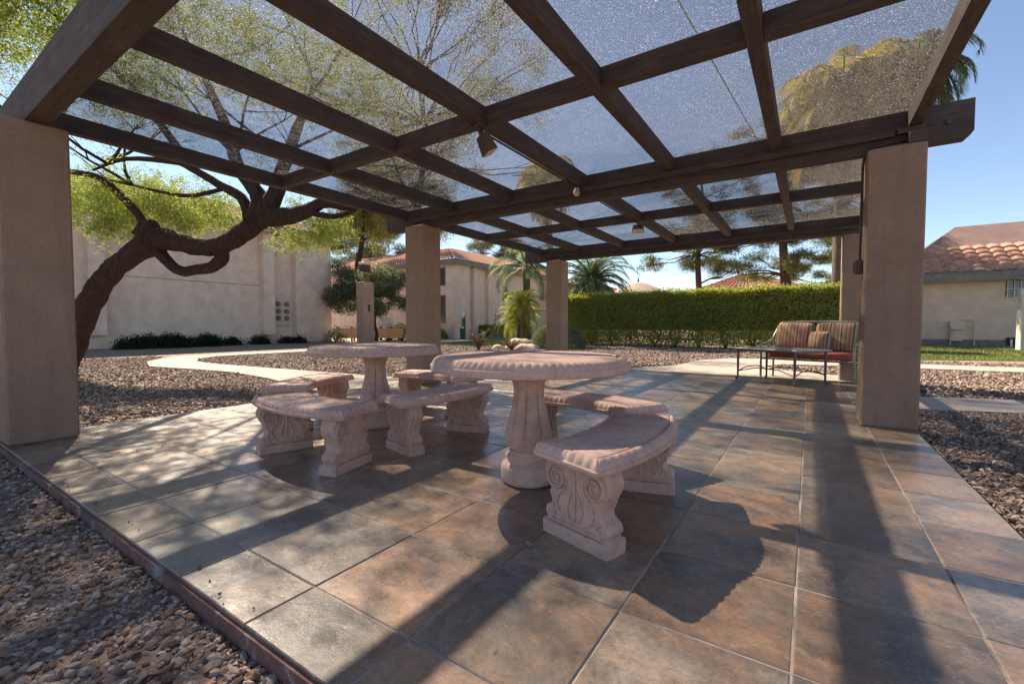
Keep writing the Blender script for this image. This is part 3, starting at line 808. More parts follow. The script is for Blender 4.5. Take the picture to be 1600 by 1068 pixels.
mb.build('seat_cushion', M['red_cloth'], sofa, True, 80)
for (x0, x1) in ((-.67, -.01), (.01, .67)):
    mt = Matrix.Translation((0, .36, .53)) @ Matrix.Rotation(R(-17), 4, 'X')
    mb = MB(); quilt(mb, x0, -.09, -.01, x1, .10, .54, mt); mb.build('back_cushion', M['stripe'], sofa, True, 80)
th = empty('throw_pillow', (-.03, 9.93, 0), R(-15), 'small striped throw pillow in the middle of the patio sofa', 'pillow')
mb = MB(); quilt(mb, -.05, -.06, -.0, .30, .07, .38, Matrix.Translation((0, .16, .532)) @ Matrix.Rotation(R(-24), 4, 'X')); mb.build('pillow_cover', M['stripe'], th, True, 80)

ct = empty('coffee_table', (-.43, 9.18, .002), R(-36), 'long low bronze metal coffee table in front of the patio sofa', 'table')
LX, LY = .56, .36
for (x, y) in ((-LX, -LY), (LX, -LY), (LX, LY), (-LX, LY)):
    mb = MB(); mb.tube([(x * 1.04, y * 1.05, 0), (x * 1.03, y * 1.04, .035), (x, y, .05), (x, y, .30), (x, y, .56)], [.014, .021, .016, .020, .022], 10); mb.build('leg', M['metal_dark'], ct, True)
mb = MB(); mb.box(-LX - .07, -LY - .07, .565, LX + .07, LY + .07, .592, ch=.008); mb.build('tabletop', M['metal_green'], ct)
mb = MB(); mb.box(-LX, -LY, .535, LX, LY, .564); mb.build('apron', M['metal_dark'], ct)
mb = MB()
for s_ in (-1, 1):
    mb.tube([(s_ * LX, -LY, .16), (s_ * LX * .97, -LY * .5, .23), (s_ * LX * .9, 0, .25), (s_ * LX * .97, LY * .5, .23), (s_ * LX, LY, .16)], .010, 6)
    mb.tube([(-LX, s_ * LY, .16), (-LX * .4, s_ * LY * .85, .24), (LX * .4, s_ * LY * .85, .24), (LX, s_ * LY, .16)], .010, 6)
mb.build('stretcher', M['metal_dark'], ct, True)

# ------------------------------------------------------------------ buildings
def tile_roof(mb, e0, e1, r0, r1, tw=.30, rh=.42, amp=.055, seg=6, mat=None, step=.055):
    e0, e1, r0, r1 = map(Vector, (e0, e1, r0, r1))
    nt_ = max(2, int((e1 - e0).length / tw)); nr_ = max(2, int((r0 - e0).length / rh))
    nrm = (e1 - e0).cross(r0 - e0).normalized()
    if nrm.z < 0: nrm = -nrm
    U = nt_ * seg; v = []; f = []
    rows = []
    for r_ in range(nr_): rows += [(r_ / nr_, step), ((r_ + .97) / nr_, .0)]
    rows.append((1, .0))
    for (t, st) in rows:
        a = e0.lerp(r0, t); b = e1.lerp(r1, t)
        for k in range(U + 1):
            p = a.lerp(b, k / U); q = (k % seg) / seg
            h = amp * abs(math.sin(math.pi * q)) ** .8 if True else 0
            v.append(p + nrm * (h + st + .01 * math.sin(k * 12.9898 + len(v)) * .3))
    n = U + 1
    for i in range(len(rows) - 1):
        for k in range(U): f.append((i * n + k, i * n + k + 1, (i + 1) * n + k + 1, (i + 1) * n + k))
    mb.add(v, f); return mb

# A: long blank wall building at left
A = empty('apartment_block', (-27.4, 6, GZ), 0, 'long pale stucco block with blank wall and tiled roof at left behind the leaning tree', 'building')
AO = Vector((-27.4, 6, GZ))
def sub(mb, O): mb.v = [(p[0] - O.x, p[1] - O.y, p[2] - O.z) for p in mb.v]; return mb
AX = -27.4; AYR = 18.42; AH = 6.75
mb = MB(); mb.box(-40, -18, GZ, AX, AYR, AH); sub(mb, AO).build('wall', M['wallA'], A)
for (y0, y1, z0) in ((6.22, 6.82, .55), (13.95, 14.6, .45), (15.95, AYR + .003, -.07), (-3, -2.3, .5)):
    mb = MB(); mb.box(AX + .002, y0, z0, AX + .50, y1, AH - .02, ch=.01); sub(mb, AO).build('pilaster', M['wallA'], A)
for z in (3.35,):
    mb = MB(); mb.box(AX + .001, 6.83, z, AX + .012, 13.94, z + .03); sub(mb, AO).build('score_line', M['fascia'], A)
mb = MB(); mb.box(AX + .002, 14.70, 1.0, AX + .10, 15.75, 2.75, ch=.02); mp = sub(mb, AO).build('meter_panel', M['panel'], A)
for yy in (14.98, 15.5):
    for zz in (1.45, 1.88, 2.32):
        mb = MB(); mb.tube([(AX + .10, yy, zz), (AX + .22, yy, zz)], [.15, .14], 14); mb.tube([(AX + .221, yy, zz), (AX + .32, yy, zz)], [.10, .09], 12); mm = sub(mb, AO).build('meter', M['fascia'], mp, True)
mb = MB(); tile_roof(mb, (AX + .9, -19, AH + .12), (AX + .9, AYR + 1.7, AH + .12), (AX - 6, -12, AH + 2.6), (AX - 6, AYR - 5, AH + 2.6), .36, .5, .07, 5)
tile_roof(mb, (AX + .9, AYR + 1.7, AH + .12), (-41, AYR + 1.7, AH + .12), (AX - 6, AYR - 5, AH + 2.6), (-41, AYR - 5, AH + 2.6), .36, .5, .07, 5)
sub(mb, AO).build('roof', M['roof'], A, True, 60)
mb = MB(); mb.box(AX, -18.9, AH + .003, AX + .82, AYR + 1.6, AH + .05); mb.box(AX + .82, -18.95, AH - .28, AX + .88, AYR + 1.65, AH + .21); mb.box(-41, AYR + 1.6, AH - .28, AX + .82, AYR + 1.65, AH + .21); mb.box(-41, AYR, AH + .003, AX - .003, AYR + 1.6, AH + .05)
mb.box(-40.5, -18.5, AH + .051, AX + .4, AYR + 1.2, AH + .27)
sub(mb, AO).build('fascia', M['fascia'], A)

# B: two storey block in the centre
B = empty('two_storey_block', (-23.8, 27.4, GZ), 0, 'pale two storey stucco block with terracotta hip roof beyond the second pillar', 'building')
BO = Vector((-23.8, 27.4, GZ)); BX, BY, BH = -23.8, 27.45, 6.05
mb = MB(); mb.box(-42, BY, GZ, BX, 46, BH); sub(mb, BO).build('wall', M['wallA'], B)
for (y0, y1) in ((29.55, 30.25), (31.6, 32.2)):
    mb = MB(); mb.box(BX + .002, y0, GZ, BX + .3, y1, BH - .02, ch=.01); sub(mb, BO).build('pilaster', M['wallA'], B)
mb = MB(); mb.box(-24.55, BY - .25, GZ, BX + .25, BY + 1.6, BH - .03, ch=.02); sub(mb, BO).build('pilaster', M['wallA'], B)
for (z0, z1) in ((4.3, 5.65), (1.25, 3.4)):
    mb = MB(); mb.box(-26.4, BY - .03, z0, -24.85, BY - .004, z1); wn_ = sub(mb, BO).build('window', M['glass_dark'], B)
    mb = MB()
    for (a, b, c, d) in ((-26.46, -26.4, z0 - .06, z1 + .06), (-24.85, -24.79, z0 - .06, z1 + .06), (-26.4, -24.85, z0 - .06, z0), (-26.4, -24.85, z1, z1 + .06), (-25.65, -25.6, z0, z1)):
        mb.box(a, BY - .05, c, b, BY - .031, d)
    sub(mb, BO).build('frame', M['fascia'], wn_)
e = .75
mb = MB(); c0 = (BX + e, BY - e, BH + .12)
tile_roof(mb, c0, (BX + e, 47, BH + .12), (BX + e - 5.2, BY - e + 5.2, BH + 2.15), (BX + e - 5.2, 47, BH + 2.15), .34, .5, .07, 5)
tile_roof(mb, (-43, BY - e, BH + .12), c0, (-43, BY - e + 5.2, BH + 2.15), (BX + e - 5.2, BY - e + 5.2, BH + 2.15), .34, .5, .07, 5)
sub(mb, BO).build('roof', M['roof'], B, True, 60)
mb = MB(); mb.box(BX, BY, BH + .003, BX + .66, 46.5, BH + .04); mb.box(-42.5, BY - .66, BH + .003, BX + .66, BY - .003, BH + .04)
mb.box(BX + .66, BY - .7, BH - .22, BX + .72, 46.8, BH + .21); mb.box(-42.8, BY - .72, BH - .22, BX + .66, BY - .66, BH + .21)
mb.box(-42.4, BY - .3, AH * 0 + BH + .041, BX + .3, 46.4, BH + .27)
sub(mb, BO).build('fascia', M['fascia'], B)
mb = MB(); mb.box(BX + .003, 34.2, 3.3, BX + .05, 35.0, 4.6); pl_ = sub(mb, BO).build('number_plaque', M['lamp_brown'], B)
mb = MB()
for q in (((34.3, 4.42), (34.9, 4.42)), ((34.3, 4.42), (34.3, 3.98)), ((34.3, 3.98), (34.9, 3.94)), ((34.9, 3.94), (34.9, 3.48)), ((34.9, 3.48), (34.3, 3.44))):
    mb.tube([(BX + .06, q[0][0], q[0][1]), (BX + .06, q[1][0], q[1][1])], .05, 6)
sub(mb, BO).build('numeral', M['white_metal'], pl_)
for yy in (33.05, 33.6):
    for zz in (1.2, 1.55, 1.9):
        mb = MB(); mb.tube([(BX, yy, zz), (BX + .14, yy, zz)], .13, 12); sub(mb, BO).build('meter', M['metal_grey'], B, True)

# C: low building at right
Cb = empty('clubhouse', (8, 31, GZ), 0, 'low cream stucco building with terracotta tile eave and mansard roof at far right', 'building')
CO = Vector((8, 31, GZ)); CY = 31.0; CH = 3.42
mb = MB(); mb.box(3.6, CY, GZ, 26, 42, CH); sub(mb, CO).build('wall', M['wallC'], Cb)
mb = MB(); mb.box(3.58, CY - .04, GZ, 26, CY - .002, .30); sub(mb, CO).build('base_course', M['fascia'], Cb)
mb = MB(); tile_roof(mb, (3.0, 30.25, CH + .08), (27, 30.25, CH + .08), (3.0, 33.0, CH + 1.72), (27, 33.0, CH + 1.72), .50, .50, .085, 10, None, .085)
sub(mb, CO).build('roof', M['roof'], Cb, True, 60)
mb = MB(); mb.box(3.05, 30.30, CH + .003, 27, CY - .003, CH + .03); mb.box(3.0, 30.27, CH - .28, 27, 30.33, CH + .20); mb.box(3.4, 30.6, CH + .031, 26.5, 33.0, CH + .26)
sub(mb, CO).build('fascia', M['fascia'], Cb)
mb = MB()
v = [(4.9, 33.0, 4.95), (27, 33.0, 4.95), (27, 34.5, 6.45), (6.6, 34.5, 6.45), (4.9, 42, 4.95), (6.6, 42, 6.45), (27, 42, 6.45)]
mb.add(v, [(0, 1, 2, 3), (4, 0, 3, 5), (3, 2, 6, 5)]); sub(mb, CO).build('mansard', M['mans'], Cb)
mb = MB(); mb.box(7.78, CY - .02, 2.35, 9.6, CY - .003, 3.12); wn_ = sub(mb, CO).build('window', M['glass_dark'], Cb)
mb = MB()
for k in range(9): mb.tube([(7.82 + k * .22, CY - .08, 2.30), (7.82 + k * .22, CY - .08, 3.17)], .016, 6)
for z in (2.32, 2.74, 3.12): mb.tube([(7.78, CY - .08, z), (9.6, CY - .08, z)], .016, 6)
sub(mb, CO).build('window_bars', M['white_metal'], wn_)
mb = MB()
mb.box(5.84, CY - .25, .78, 6.35, CY - .003, 1.22, ch=.02); mb.box(5.86, CY - .22, .22, 6.33, CY - .003, .74, ch=.02)
mb.tube([(5.9, CY - .1, -.05), (5.9, CY - .1, .22)], .03, 8); mb.tube([(6.3, CY - .1, 1.28), (6.75, CY - .1, 1.28), (6.75, CY - .1, -.05)], .03, 8)
sub(mb, CO).build('utility_box', M['wallC'], Cb)
mb = MB(); mb.box(7.85, CY - .06, .05, 8.6, CY - .045, .42); sub(mb, CO).build('vent', M['black_metal'], Cb)
mb = MB()
for k in range(4): mb.box(7.98 + k * .16, CY - .09, -.05, 8.06 + k * .16, CY - .061, .34)
sub(mb, CO).build('vent_louvre', M['white_metal'], Cb)

post = MB(); post.box(7.25, 27.0, GZ, 7.75, 27.5, 2.5, ch=.02)
o = sub(post, Vector((7.5, 27.25, GZ))).build('gate_post', M['wallLight']); o.location = (7.5, 27.25, GZ); tag(o, 'square cream stucco post on the lawn at the right edge', 'post')

gw = empty('garden_wall', (-14.0, 23.1, GZ), R(33.65), 'short pale garden wall behind the yellow green palms', 'wall')
mb = MB(); mb.box(-1.0, -.1, 0, 1.0, .1, 2.0, ch=.015); mb.build('wall', M['wallLight'], gw)
mb = MB(); mb.box(-1.04, -.14, 2.002, 1.04, .14, 2.08, ch=.015); mb.build('coping', M['wallLight'], gw)
# lamp pillar
lp = empty('lamp_pillar', (-21.85, 17.2, GZ), 0, 'tan square stucco pillar with a lantern on top beside the courtyard benches', 'lamp')
mb = MB(); mb.box(-.36, -.36, 0, .36, .36, 3.62, ch=.02); mb.build('pillar', M['pillar_tan'], lp)
mb = MB(); mb.tube([(0, 0, 3.62), (0, 0, 4.25)], .035, 8); mb.build('stem', M['lamp_brown'], lp, True)
mb = MB(); mb.box(-.24, -.24, 4.25, .24, .24, 4.62, ch=.02); mb.build('lantern', M['lamp_brown'], lp)
mb = MB(); mb.box(-.26, -.26, 4.625, .26, .26, 4.78, ch=.03); mb.build('lamp_shade', M['lamp_glass'], lp)
mb = MB(); mb.box(.361, -.08, 1.9, .38, .06, 2.3); mb.build('plate', M['lamp_brown'], lp)

# ------------------------------------------------------------------ courtyard furniture
def make_park_bench():
    t = empty('courtyard_bench')
    for x in (-.95, 0, .95):
        mb = MB(); mb.box(x - .05, -.05, 0, x + .05, .02, .95); mb.box(x - .05, .02, .42, x + .05, .5, .47); mb.box(x - .05, .43, 0, x + .05, .5, .42); mb.build('leg', M['black_metal'], t)
    mb = MB()
    for k in range(4): mb.box(-1.05, -.075, .20 + k * .17, 1.05, -.052, .35 + k * .17)
    mb.build('backrest', M['orange_wood'], t)
    mb = MB(); mb.box(-1.1, -.10, .952, 1.1, .04, 1.0); mb.build('top_rail', M['wallLight'], t)
    mb = MB()
    for k in range(4): mb.box(-1.05, .04 + k * .12, .472, 1.05, .14 + k * .12, .51)
    mb.build('seat', M['orange_wood'], t)
    return t
pbn = make_park_bench(); bx0, by0 = -25.55, 19.0
dirv = Vector((.82, .572, 0))
for i, (d, lab) in enumerate(((0, 'orange slatted courtyard bench left of the tan lamp pillar'), (2.35, 'orange slatted courtyard bench right of the tan lamp pillar'))):
    o = pbn if i == 0 else copy_tree(pbn)
    o.location = (bx0 + dirv.x * d, by0 + dirv.y * d, GZ + .03); o.rotation_euler = (0, 0, math.atan2(dirv.y, dirv.x)); tag(o, lab, 'bench', 'courtyard benches')
gr = empty('grill', (-25.0, 21.4, GZ + .03), R(30), 'small white barbecue grill behind the courtyard benches', 'grill')
mb = MB(); mb.box(-.45, -.3, .95, .45, .3, 1.15, ch=.03); mb.build('firebox', M['metal_grey'], gr)
mb = MB(); mb.add([(-.45, -.3, 1.152), (.45, -.3, 1.152), (.45, .3, 1.152), (-.45, .3, 1.152), (-.4, -.1, 1.6), (.4, -.1, 1.6), (.4, .28, 1.55), (-.4, .28, 1.55)], [(3, 2, 1, 0), (4, 5, 6, 7), (0, 1, 5, 4), (1, 2, 6, 5), (2, 3, 7, 6), (3, 0, 4, 7)]); mb.build('lid', M['white_metal'], gr)
for s_ in (-1, 1):
    mb = MB(); mb.box(s_ * .35 - .04, -.2, 0, s_ * .35 + .04, .2, .95); mb.build('leg', M['black_metal'], gr)

ws = empty('waste_station', (-23.3, 27.0, GZ), R(-20), 'dark green pet waste station post with a small white sign before the pale block', 'waste station')
ws.location = (-21.9, 26.4, GZ)
mb = MB(); mb.tube([(0, 0, 0), (0, 0, 2.3)], .05, 8); mb.build('post', M['green_metal'], ws, True)
mb = MB(); mb.tube([(0, -.18, .02), (0, -.18, .80)], [.2, .22], 14); mb.tube([(0, -.18, .80), (0, -.18, .86)], [.24, .2], 14); mb.build('bin', M['green_metal'], ws, True)
mb = MB(); mb.box(-.16, -.20, 1.0, .16, -.05, 1.65, ch=.02); mb.build('bag_box', M['green_metal'], ws)
mb = MB(); mb.box(-.13, -.09, 1.75, .13, -.06, 2.3); mb.build('sign_panel', M['white_metal'], ws)

# garden umbrella beyond the hedge
um = empty('patio_umbrella', (-12.4, 38.3, GZ), 0, 'large taupe patio umbrella showing above the hedge', 'umbrella')
mb = MB(); mb.tube([(0, 0, 0), (0, 0, 5.15)], .05, 8); mb.build('pole', M['metal_grey'], um, True)
mb = MB(); NS = 8; v = [(0, 0, 4.85)]; f = []
rings_ = [(.9, 4.62), (1.8, 4.22), (2.85, 3.78), (2.86, 3.62)]
for (r_, z) in rings_:
    for k in range(NS * 4):
        a = 2 * math.pi * k / (NS * 4); q = (k % 4) / 4; sg = math.sin(math.pi * q) * .07 * r_ / 2.85
        rr = r_ * (math.cos(math.pi / NS) / math.cos(((a + math.pi / NS) % (2 * math.pi / NS)) - math.pi / NS) * .5 + .5)
        v.append((rr * math.cos(a), rr * math.sin(a), z - sg))
n_ = NS * 4
for k in range(n_): f.append((0, 1 + k, 1 + (k + 1) % n_))
for i in range(len(rings_) - 1):
    for k in range(n_): f.append((1 + i * n_ + k, 1 + (i + 1) * n_ + k, 1 + (i + 1) * n_ + (k + 1) % n_, 1 + i * n_ + (k + 1) % n_))
mb.add(v, f); mb.build('canopy', M['canvas'], um, True, 25)
mb = MB(); mb.tube([(0, 0, 4.86), (0, 0, 5.2)], [.09, .03], 8); mb.build('finial', M['lamp_brown'], um, True)

def far_house(name, loc, rz, W_, D_, H_, RH, label):
    t = empty(name, loc, rz, label, 'house')
    mb = MB(); mb.box(-W_ / 2, -D_ / 2, 0, W_ / 2, D_ / 2, H_); mb.build('wall', M['wallC'], t)
    mb = MB(); e_ = .6; a, b = W_ / 2 + e_, D_ / 2 + e_; rl = max(.2, W_ / 2 - D_ / 2)
    tile_roof(mb, (-a, -b, H_), (a, -b, H_), (-rl, 0, H_ + RH), (rl, 0, H_ + RH), .4, .6, .09, 5)
    tile_roof(mb, (a, b, H_), (-a, b, H_), (rl, 0, H_ + RH), (-rl, 0, H_ + RH), .4, .6, .09, 5)
    tile_roof(mb, (a, -b, H_), (a, b, H_), (rl, 0, H_ + RH), (rl, .01, H_ + RH), .4, .6, .09, 5)
    tile_roof(mb, (-a, b, H_), (-a, -b, H_), (-rl, .01, H_ + RH), (-rl, 0, H_ + RH), .4, .6, .09, 5)
    mb.build('roof', M['roof'], t, True, 60)
    for x in (-W_ / 4, W_ / 4):
        mb = MB(); mb.box(x - .6, -D_ / 2 - .03, 1, x + .6, -D_ / 2 - .003, 2.3); mb.build('window', M['glass_dark'], t)
    return t
far_house('house', (-21.5, 47, GZ), R(25), 11, 8, 3.9, 1.9, 'distant house with terracotta roof showing between palm and umbrella')
far_house('house', (-4.9, 46, GZ), R(10), 8, 7, 4.0, 1.7, 'distant house with striped terracotta roof showing between the two pines')

# ------------------------------------------------------------------ hedges and bushes
def boxhedge(name, c, half, n, L, W_, mat, label, cat='hedge', top=.45, trunks=0, parent_trunk=None, rz=0, wob=.06, group=None):
    t = empty(name, (c[0], c[1], GZ), rz, label, cat, group)
    hx, hy, hz = half
    m_ = n
    fc = rng.choice(5, m_, p=[.42, top * .45, .12, .06, 1 - .42 - top * .45 - .18]); 
    u = rng.uniform(-1, 1, m_); v = rng.uniform(-1, 1, m_); P = np.zeros((m_, 3))
    dp_ = rng.exponential(.09, m_).clip(0, .5)
    z = (v * .5 + .5)
    base = .08
    a = fc == 0; P[a] = np.stack([u * hx, -hy + dp_, base + z * (hz - base)], 1)[a]
    a = fc == 1; P[a] = np.stack([u * hx, v * hy, hz - dp_ * .8], 1)[a]
    a = fc == 2; P[a] = np.stack([hx - dp_, u * hy, base + z * (hz - base)], 1)[a]
    a = fc == 3; P[a] = np.stack([-hx + dp_, u * hy, base + z * (hz - base)], 1)[a]
    a = fc == 4; P[a] = np.stack([u * hx, hy - dp_, base + z * (hz - base)], 1)[a]
    ph = P[:, 0] * 2.3
    P[:, 2] += wob * (np.sin(ph) + .6 * np.sin(ph * 2.7 + 1)) * (P[:, 2] / hz)
    P[:, 1] += wob * 1.4 * np.sin(P[:, 0] * 1.9 + P[:, 2] * 2)
    P += rng.normal(size=P.shape) * .03
    D = np.zeros((m_, 3)); D[:, 2] = .8
    leaves('foliage', P, L, W_, mat, t, D=D)
    if trunks:
        mb = MB()
        for k in range(trunks):
            x = -hx + .3 + (2 * hx - .6) * k / max(1, trunks - 1) + rnd.uniform(-.1, .1)
            for q in range(4): mb.tube([(x + rnd.uniform(-.05, .05), rnd.uniform(-.1, .1), 0), (x + rnd.uniform(-.25, .25), rnd.uniform(-.2, .2), .5), (x + rnd.uniform(-.6, .6), rnd.uniform(-.3, .3), hz * .8)], [.035, .028, .012], 5)
        mb.build('stems', M['bark_mesq'], t, True)
    return t
hedge = boxhedge('hedge', (-4.45, 23.4), (7.2, .95, 2.68), 170000, .085, .022, M['leaf_hedge'], 'long clipped green hedge with sunlit yellow green top behind the patio', top=.5, trunks=13, wob=.035)
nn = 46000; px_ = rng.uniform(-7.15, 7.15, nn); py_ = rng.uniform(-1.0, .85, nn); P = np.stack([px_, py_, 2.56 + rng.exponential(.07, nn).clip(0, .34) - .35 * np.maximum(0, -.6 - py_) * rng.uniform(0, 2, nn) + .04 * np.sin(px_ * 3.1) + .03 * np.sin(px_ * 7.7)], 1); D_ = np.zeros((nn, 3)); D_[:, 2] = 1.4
leaves('sunlit_shoots', P, .10, .024, M['leaf_yel'], hedge, D=D_)  # top shoots in yellower leaf: the hedge's sunlit band put into the colour
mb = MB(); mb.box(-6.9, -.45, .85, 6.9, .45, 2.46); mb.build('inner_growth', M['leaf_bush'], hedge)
boxhedge('hedge', (-23.0, 33.2), (.6, 3.0, 1.05), 16000, .10, .03, M['leaf_hedge'], 'low dark hedge along the foot of the pale two storey block', wob=.02)
def bush(name, loc, r_, n, L, W_, mat, label, cat='bush', group=None, flat=.8, sub_=.08, stem=True):
    t = empty(name, (loc[0], loc[1], GZ), 0, label, cat, group)
    u = rng.normal(size=(n, 3)); u /= np.linalg.norm(u, axis=1)[:, None]; u[:, 2] = np.abs(u[:, 2])
    rr = (1 - rng.exponential(.10, n).clip(0, .8))[:, None] * (1 + .12 * np.sin(u[:, :1] * 5 + 1) * np.cos(u[:, 1:2] * 4))
    P = u * rr * np.array([r_, r_, r_ * 2 * flat * .5 * 1.25]) + rng.normal(size=(n, 3)) * sub_ * .4; P[:, 2] = np.maximum(P[:, 2], .01) 
    leaves('foliage', P, L, W_, mat, t, D=u * .7)
    if stem:
        mb = MB()
        for q in range(6): a = q * 1.05; mb.tube([(0, 0, 0), (r_ * .25 * math.cos(a), r_ * .25 * math.sin(a), r_ * .4), (r_ * .6 * math.cos(a), r_ * .6 * math.sin(a), r_ * .7 * flat)], [r_ * .06, r_ * .04, r_ * .015], 5)
        mb.build('stems', M['bark_mesq'], t, True)
    return t
wb = [(-25.9, 7.3, .65, 'dark low bush, leftmost in the row at the foot of the blank wall'), (-26.0, 8.0, .95, 'dark bush second in the row at the foot of the blank wall, beside the leftmost'),
      (-25.9, 8.95, 1.05, 'tallest ragged dark bush in the middle of the wall-foot clump'), (-26.0, 9.6, .6, 'small dark bush closing the right end of the wall-foot clump'), (-26.1, 10.6, .95, 'rounded dark bush standing alone right of the wall-foot clump'),
      (-26.4, 11.9, .5, 'tiny dark bush right of the rounded one at the wall'), (-26.4, 13.4, .62, 'small dark bush just left of the second wall rib'),
      (-26.3, 14.9, .45, 'small flat bush under the meter panel, left one'), (-26.2, 15.6, .5, 'small flat bush under the meter panel, right one')]
for x, y, r_, lab in wb: bush('bush', (x, y), r_ * .66, int(3400 * r_), .10, .03, M['leaf_bush'], lab, group='bushes along the blank wall', flat=.62, sub_=.28)
bush('flowering_shrub', (-25.9, 18.0), .6, 900, .10, .03, M['leaf_round'], 'thin light shrub at the corner of the blank wall', 'shrub', flat=1.1, sub_=.3)
bush('clipped_bush', (-9.7, 18.4), 1.22, 26000, .05, .014, M['leaf_round'], 'round clipped grey green bush behind the middle rear pillar', flat=.84, sub_=.02)
bush('bush', (-24.8, 26.3), .8, 3500, .11, .035, M['leaf_hedge'], 'dark green bush under the windows of the two storey block', flat=.95)
bush('flower_bed_shrub', (-25.2, 22.9), 1.0, 3500, .10, .03, M['leaf_yel'], 'yellow green shrub behind the white grill', 'shrub', flat=.9)

# boulders, desert plants
def rock(loc, s_, label):
    import bmesh
    bm = bmesh.new(); bmesh.ops.create_icosphere(bm, subdivisions=3, radius=1)
    for v in bm.verts:
        p = v.co; k = 1 + .18 * math.sin(p.x * 3 + loc[0]) * math.cos(p.y * 2.5 + p.z * 2) + .06 * math.sin(p.y * 8 + p.x * 6)
        v.co = Vector((p.x * s_[0], p.y * s_[1], max(p.z, -.3) * s_[2])) * k
    me = bpy.data.meshes.new('boulder'); bm.to_mesh(me); bm.free(); me.materials.append(M['boulder'])
    for p in me.polygons: p.use_smooth = True
    o = bpy.data.objects.new('boulder', me); COL.objects.link(o); o.location = (loc[0], loc[1], GZ); tag(o, label, 'boulder', 'boulders by the rear pillar'); return o
rock((-11.4, 17.9), (.9, .7, .48), 'largest pinkish boulder, behind the front stone table')
rock((-10.6, 17.2), (.7, .5, .26), 'low flat boulder in front of the clipped round bush')
rock((-12.1, 17.0), (.35, .3, .2), 'small boulder left of the large pinkish one')
def spiky(name, loc, n, h, spread, mat, label, leaf=False):
    t = empty(name, (loc[0], loc[1], GZ), 0, label, 'plant')
    mb = MB(); P = []
    for k in range(n):
        a = rnd.uniform(0, 6.28); s_ = rnd.uniform(.2, 1) * spread; hh = h * rnd.uniform(.6, 1.1)
        pts = [(0, 0, 0), (s_ * .3 * math.cos(a), s_ * .3 * math.sin(a), hh * .45), (s_ * .7 * math.cos(a), s_ * .7 * math.sin(a), hh * .8), (s_ * math.cos(a + .15), s_ * math.sin(a + .15), hh)]
        mb.tube(pts, [.022, .02, .014, .006], 5)
        for q in range(6): P.append(tuple(Vector(pts[1]).lerp(Vector(pts[3]), rnd.random())))
    mb.build('stems', M['bark_pine'] if leaf else mat, t, True)
    if leaf: leaves('foliage', np.array(P), .10, .02, mat, t)
    return t
spiky('desert_plant', (-12.0, 15.4), 26, .95, .62, M['leaf_desert'], 'spiky leafless desert plant in gravel before the boulders', True)
spiky('desert_grass', (-10.9, 16.3), 30, .45, .5, M['leaf_desert'], 'tuft of dry desert grass beside the low boulder', True)

# ------------------------------------------------------------------ trees
def branchset(mb, base, r0, n, length, up, lv=2, bend=.35):
    tips = []
    def grow(p, d, r_, l, lev):
        pts = [p]; rad = [r_]; q = Vector(p); dd = Vector(d).normalized()
        for k in range(4):
            dd = (dd + Vector((rnd.uniform(-1, 1), rnd.uniform(-1, 1), rnd.uniform(-.6, 1))) * bend * .5).normalized()
            q = q + dd * l / 4; pts.append(tuple(q)); rad.append(r_ * (1 - .2 * (k + 1)))
        mb.tube(pts, rad, 6 if lev else 5)
        if lev == 0: tips.extend([Vector(p_) for p_ in pts[2:]]); return
        for k in range(3):
            i = rnd.choice((2, 3, 4)); nd = (dd + Vector((rnd.uniform(-1, 1), rnd.uniform(-1, 1), rnd.uniform(-.3, .6)))).normalized()
            grow(pts[i], nd, rad[i] * .7, l * .62, lev - 1)
    for k in range(n):
        a = rnd.uniform(0, 6.28) if not isinstance(up, list) else up[k]
        grow(tuple(base), (math.cos(a), math.sin(a), rnd.uniform(.2, 1.0)), r0, length * rnd.uniform(.8, 1.1), lv)
    return tips

# leaning mesquite at left
mq = empty('mesquite_tree', (-12.8, 2.35, GZ), 0, 'leaning mesquite tree with crooked dark trunk and feathery yellow green crown at left', 'tree')
MO = Vector((-12.8, 2.35, GZ))
mb = MB()
mb.tube([(-12.9, 2.3, GZ - .1), (-12.75, 2.4, .15), (-12.5, 2.6, .72), (-12.33, 2.75, 1.2), (-12.08, 2.92, 1.72), (-11.78, 3.08, 2.1), (-11.42, 3.27, 2.38), (-11.12, 3.47, 2.62), (-10.9, 3.62, 2.72), (-10.55, 3.78, 2.66), (-10.2, 3.95, 2.56), (-9.85, 4.1, 2.53), (-9.5, 4.2, 2.58), (-9.2, 4.35, 2.76), (-8.92, 4.48, 2.95), (-8.7, 4.58, 3.12)],
        [.42, .34, .265, .225, .205, .195, .19, .235, .24, .175, .165, .155, .165, .175, .175, .165], 26, True, .055, 5)
mb.tube([(-11.15, 3.42, 2.75), (-11.05, 3.5, 2.95), (-10.95, 3.55, 3.05)], [.22, .17, .09], 14, True, .1, 3)
mb.tube([(-10.95, 3.58, 2.5), (-10.62, 3.8, 2.12), (-10.3, 3.95, 2.1), (-9.85, 4.15, 2.18), (-9.72, 4.22, 2.35), (-9.7, 4.2, 2.5)], [.12, .10, .10, .11, .13, .16], 14, True, .07, 4)
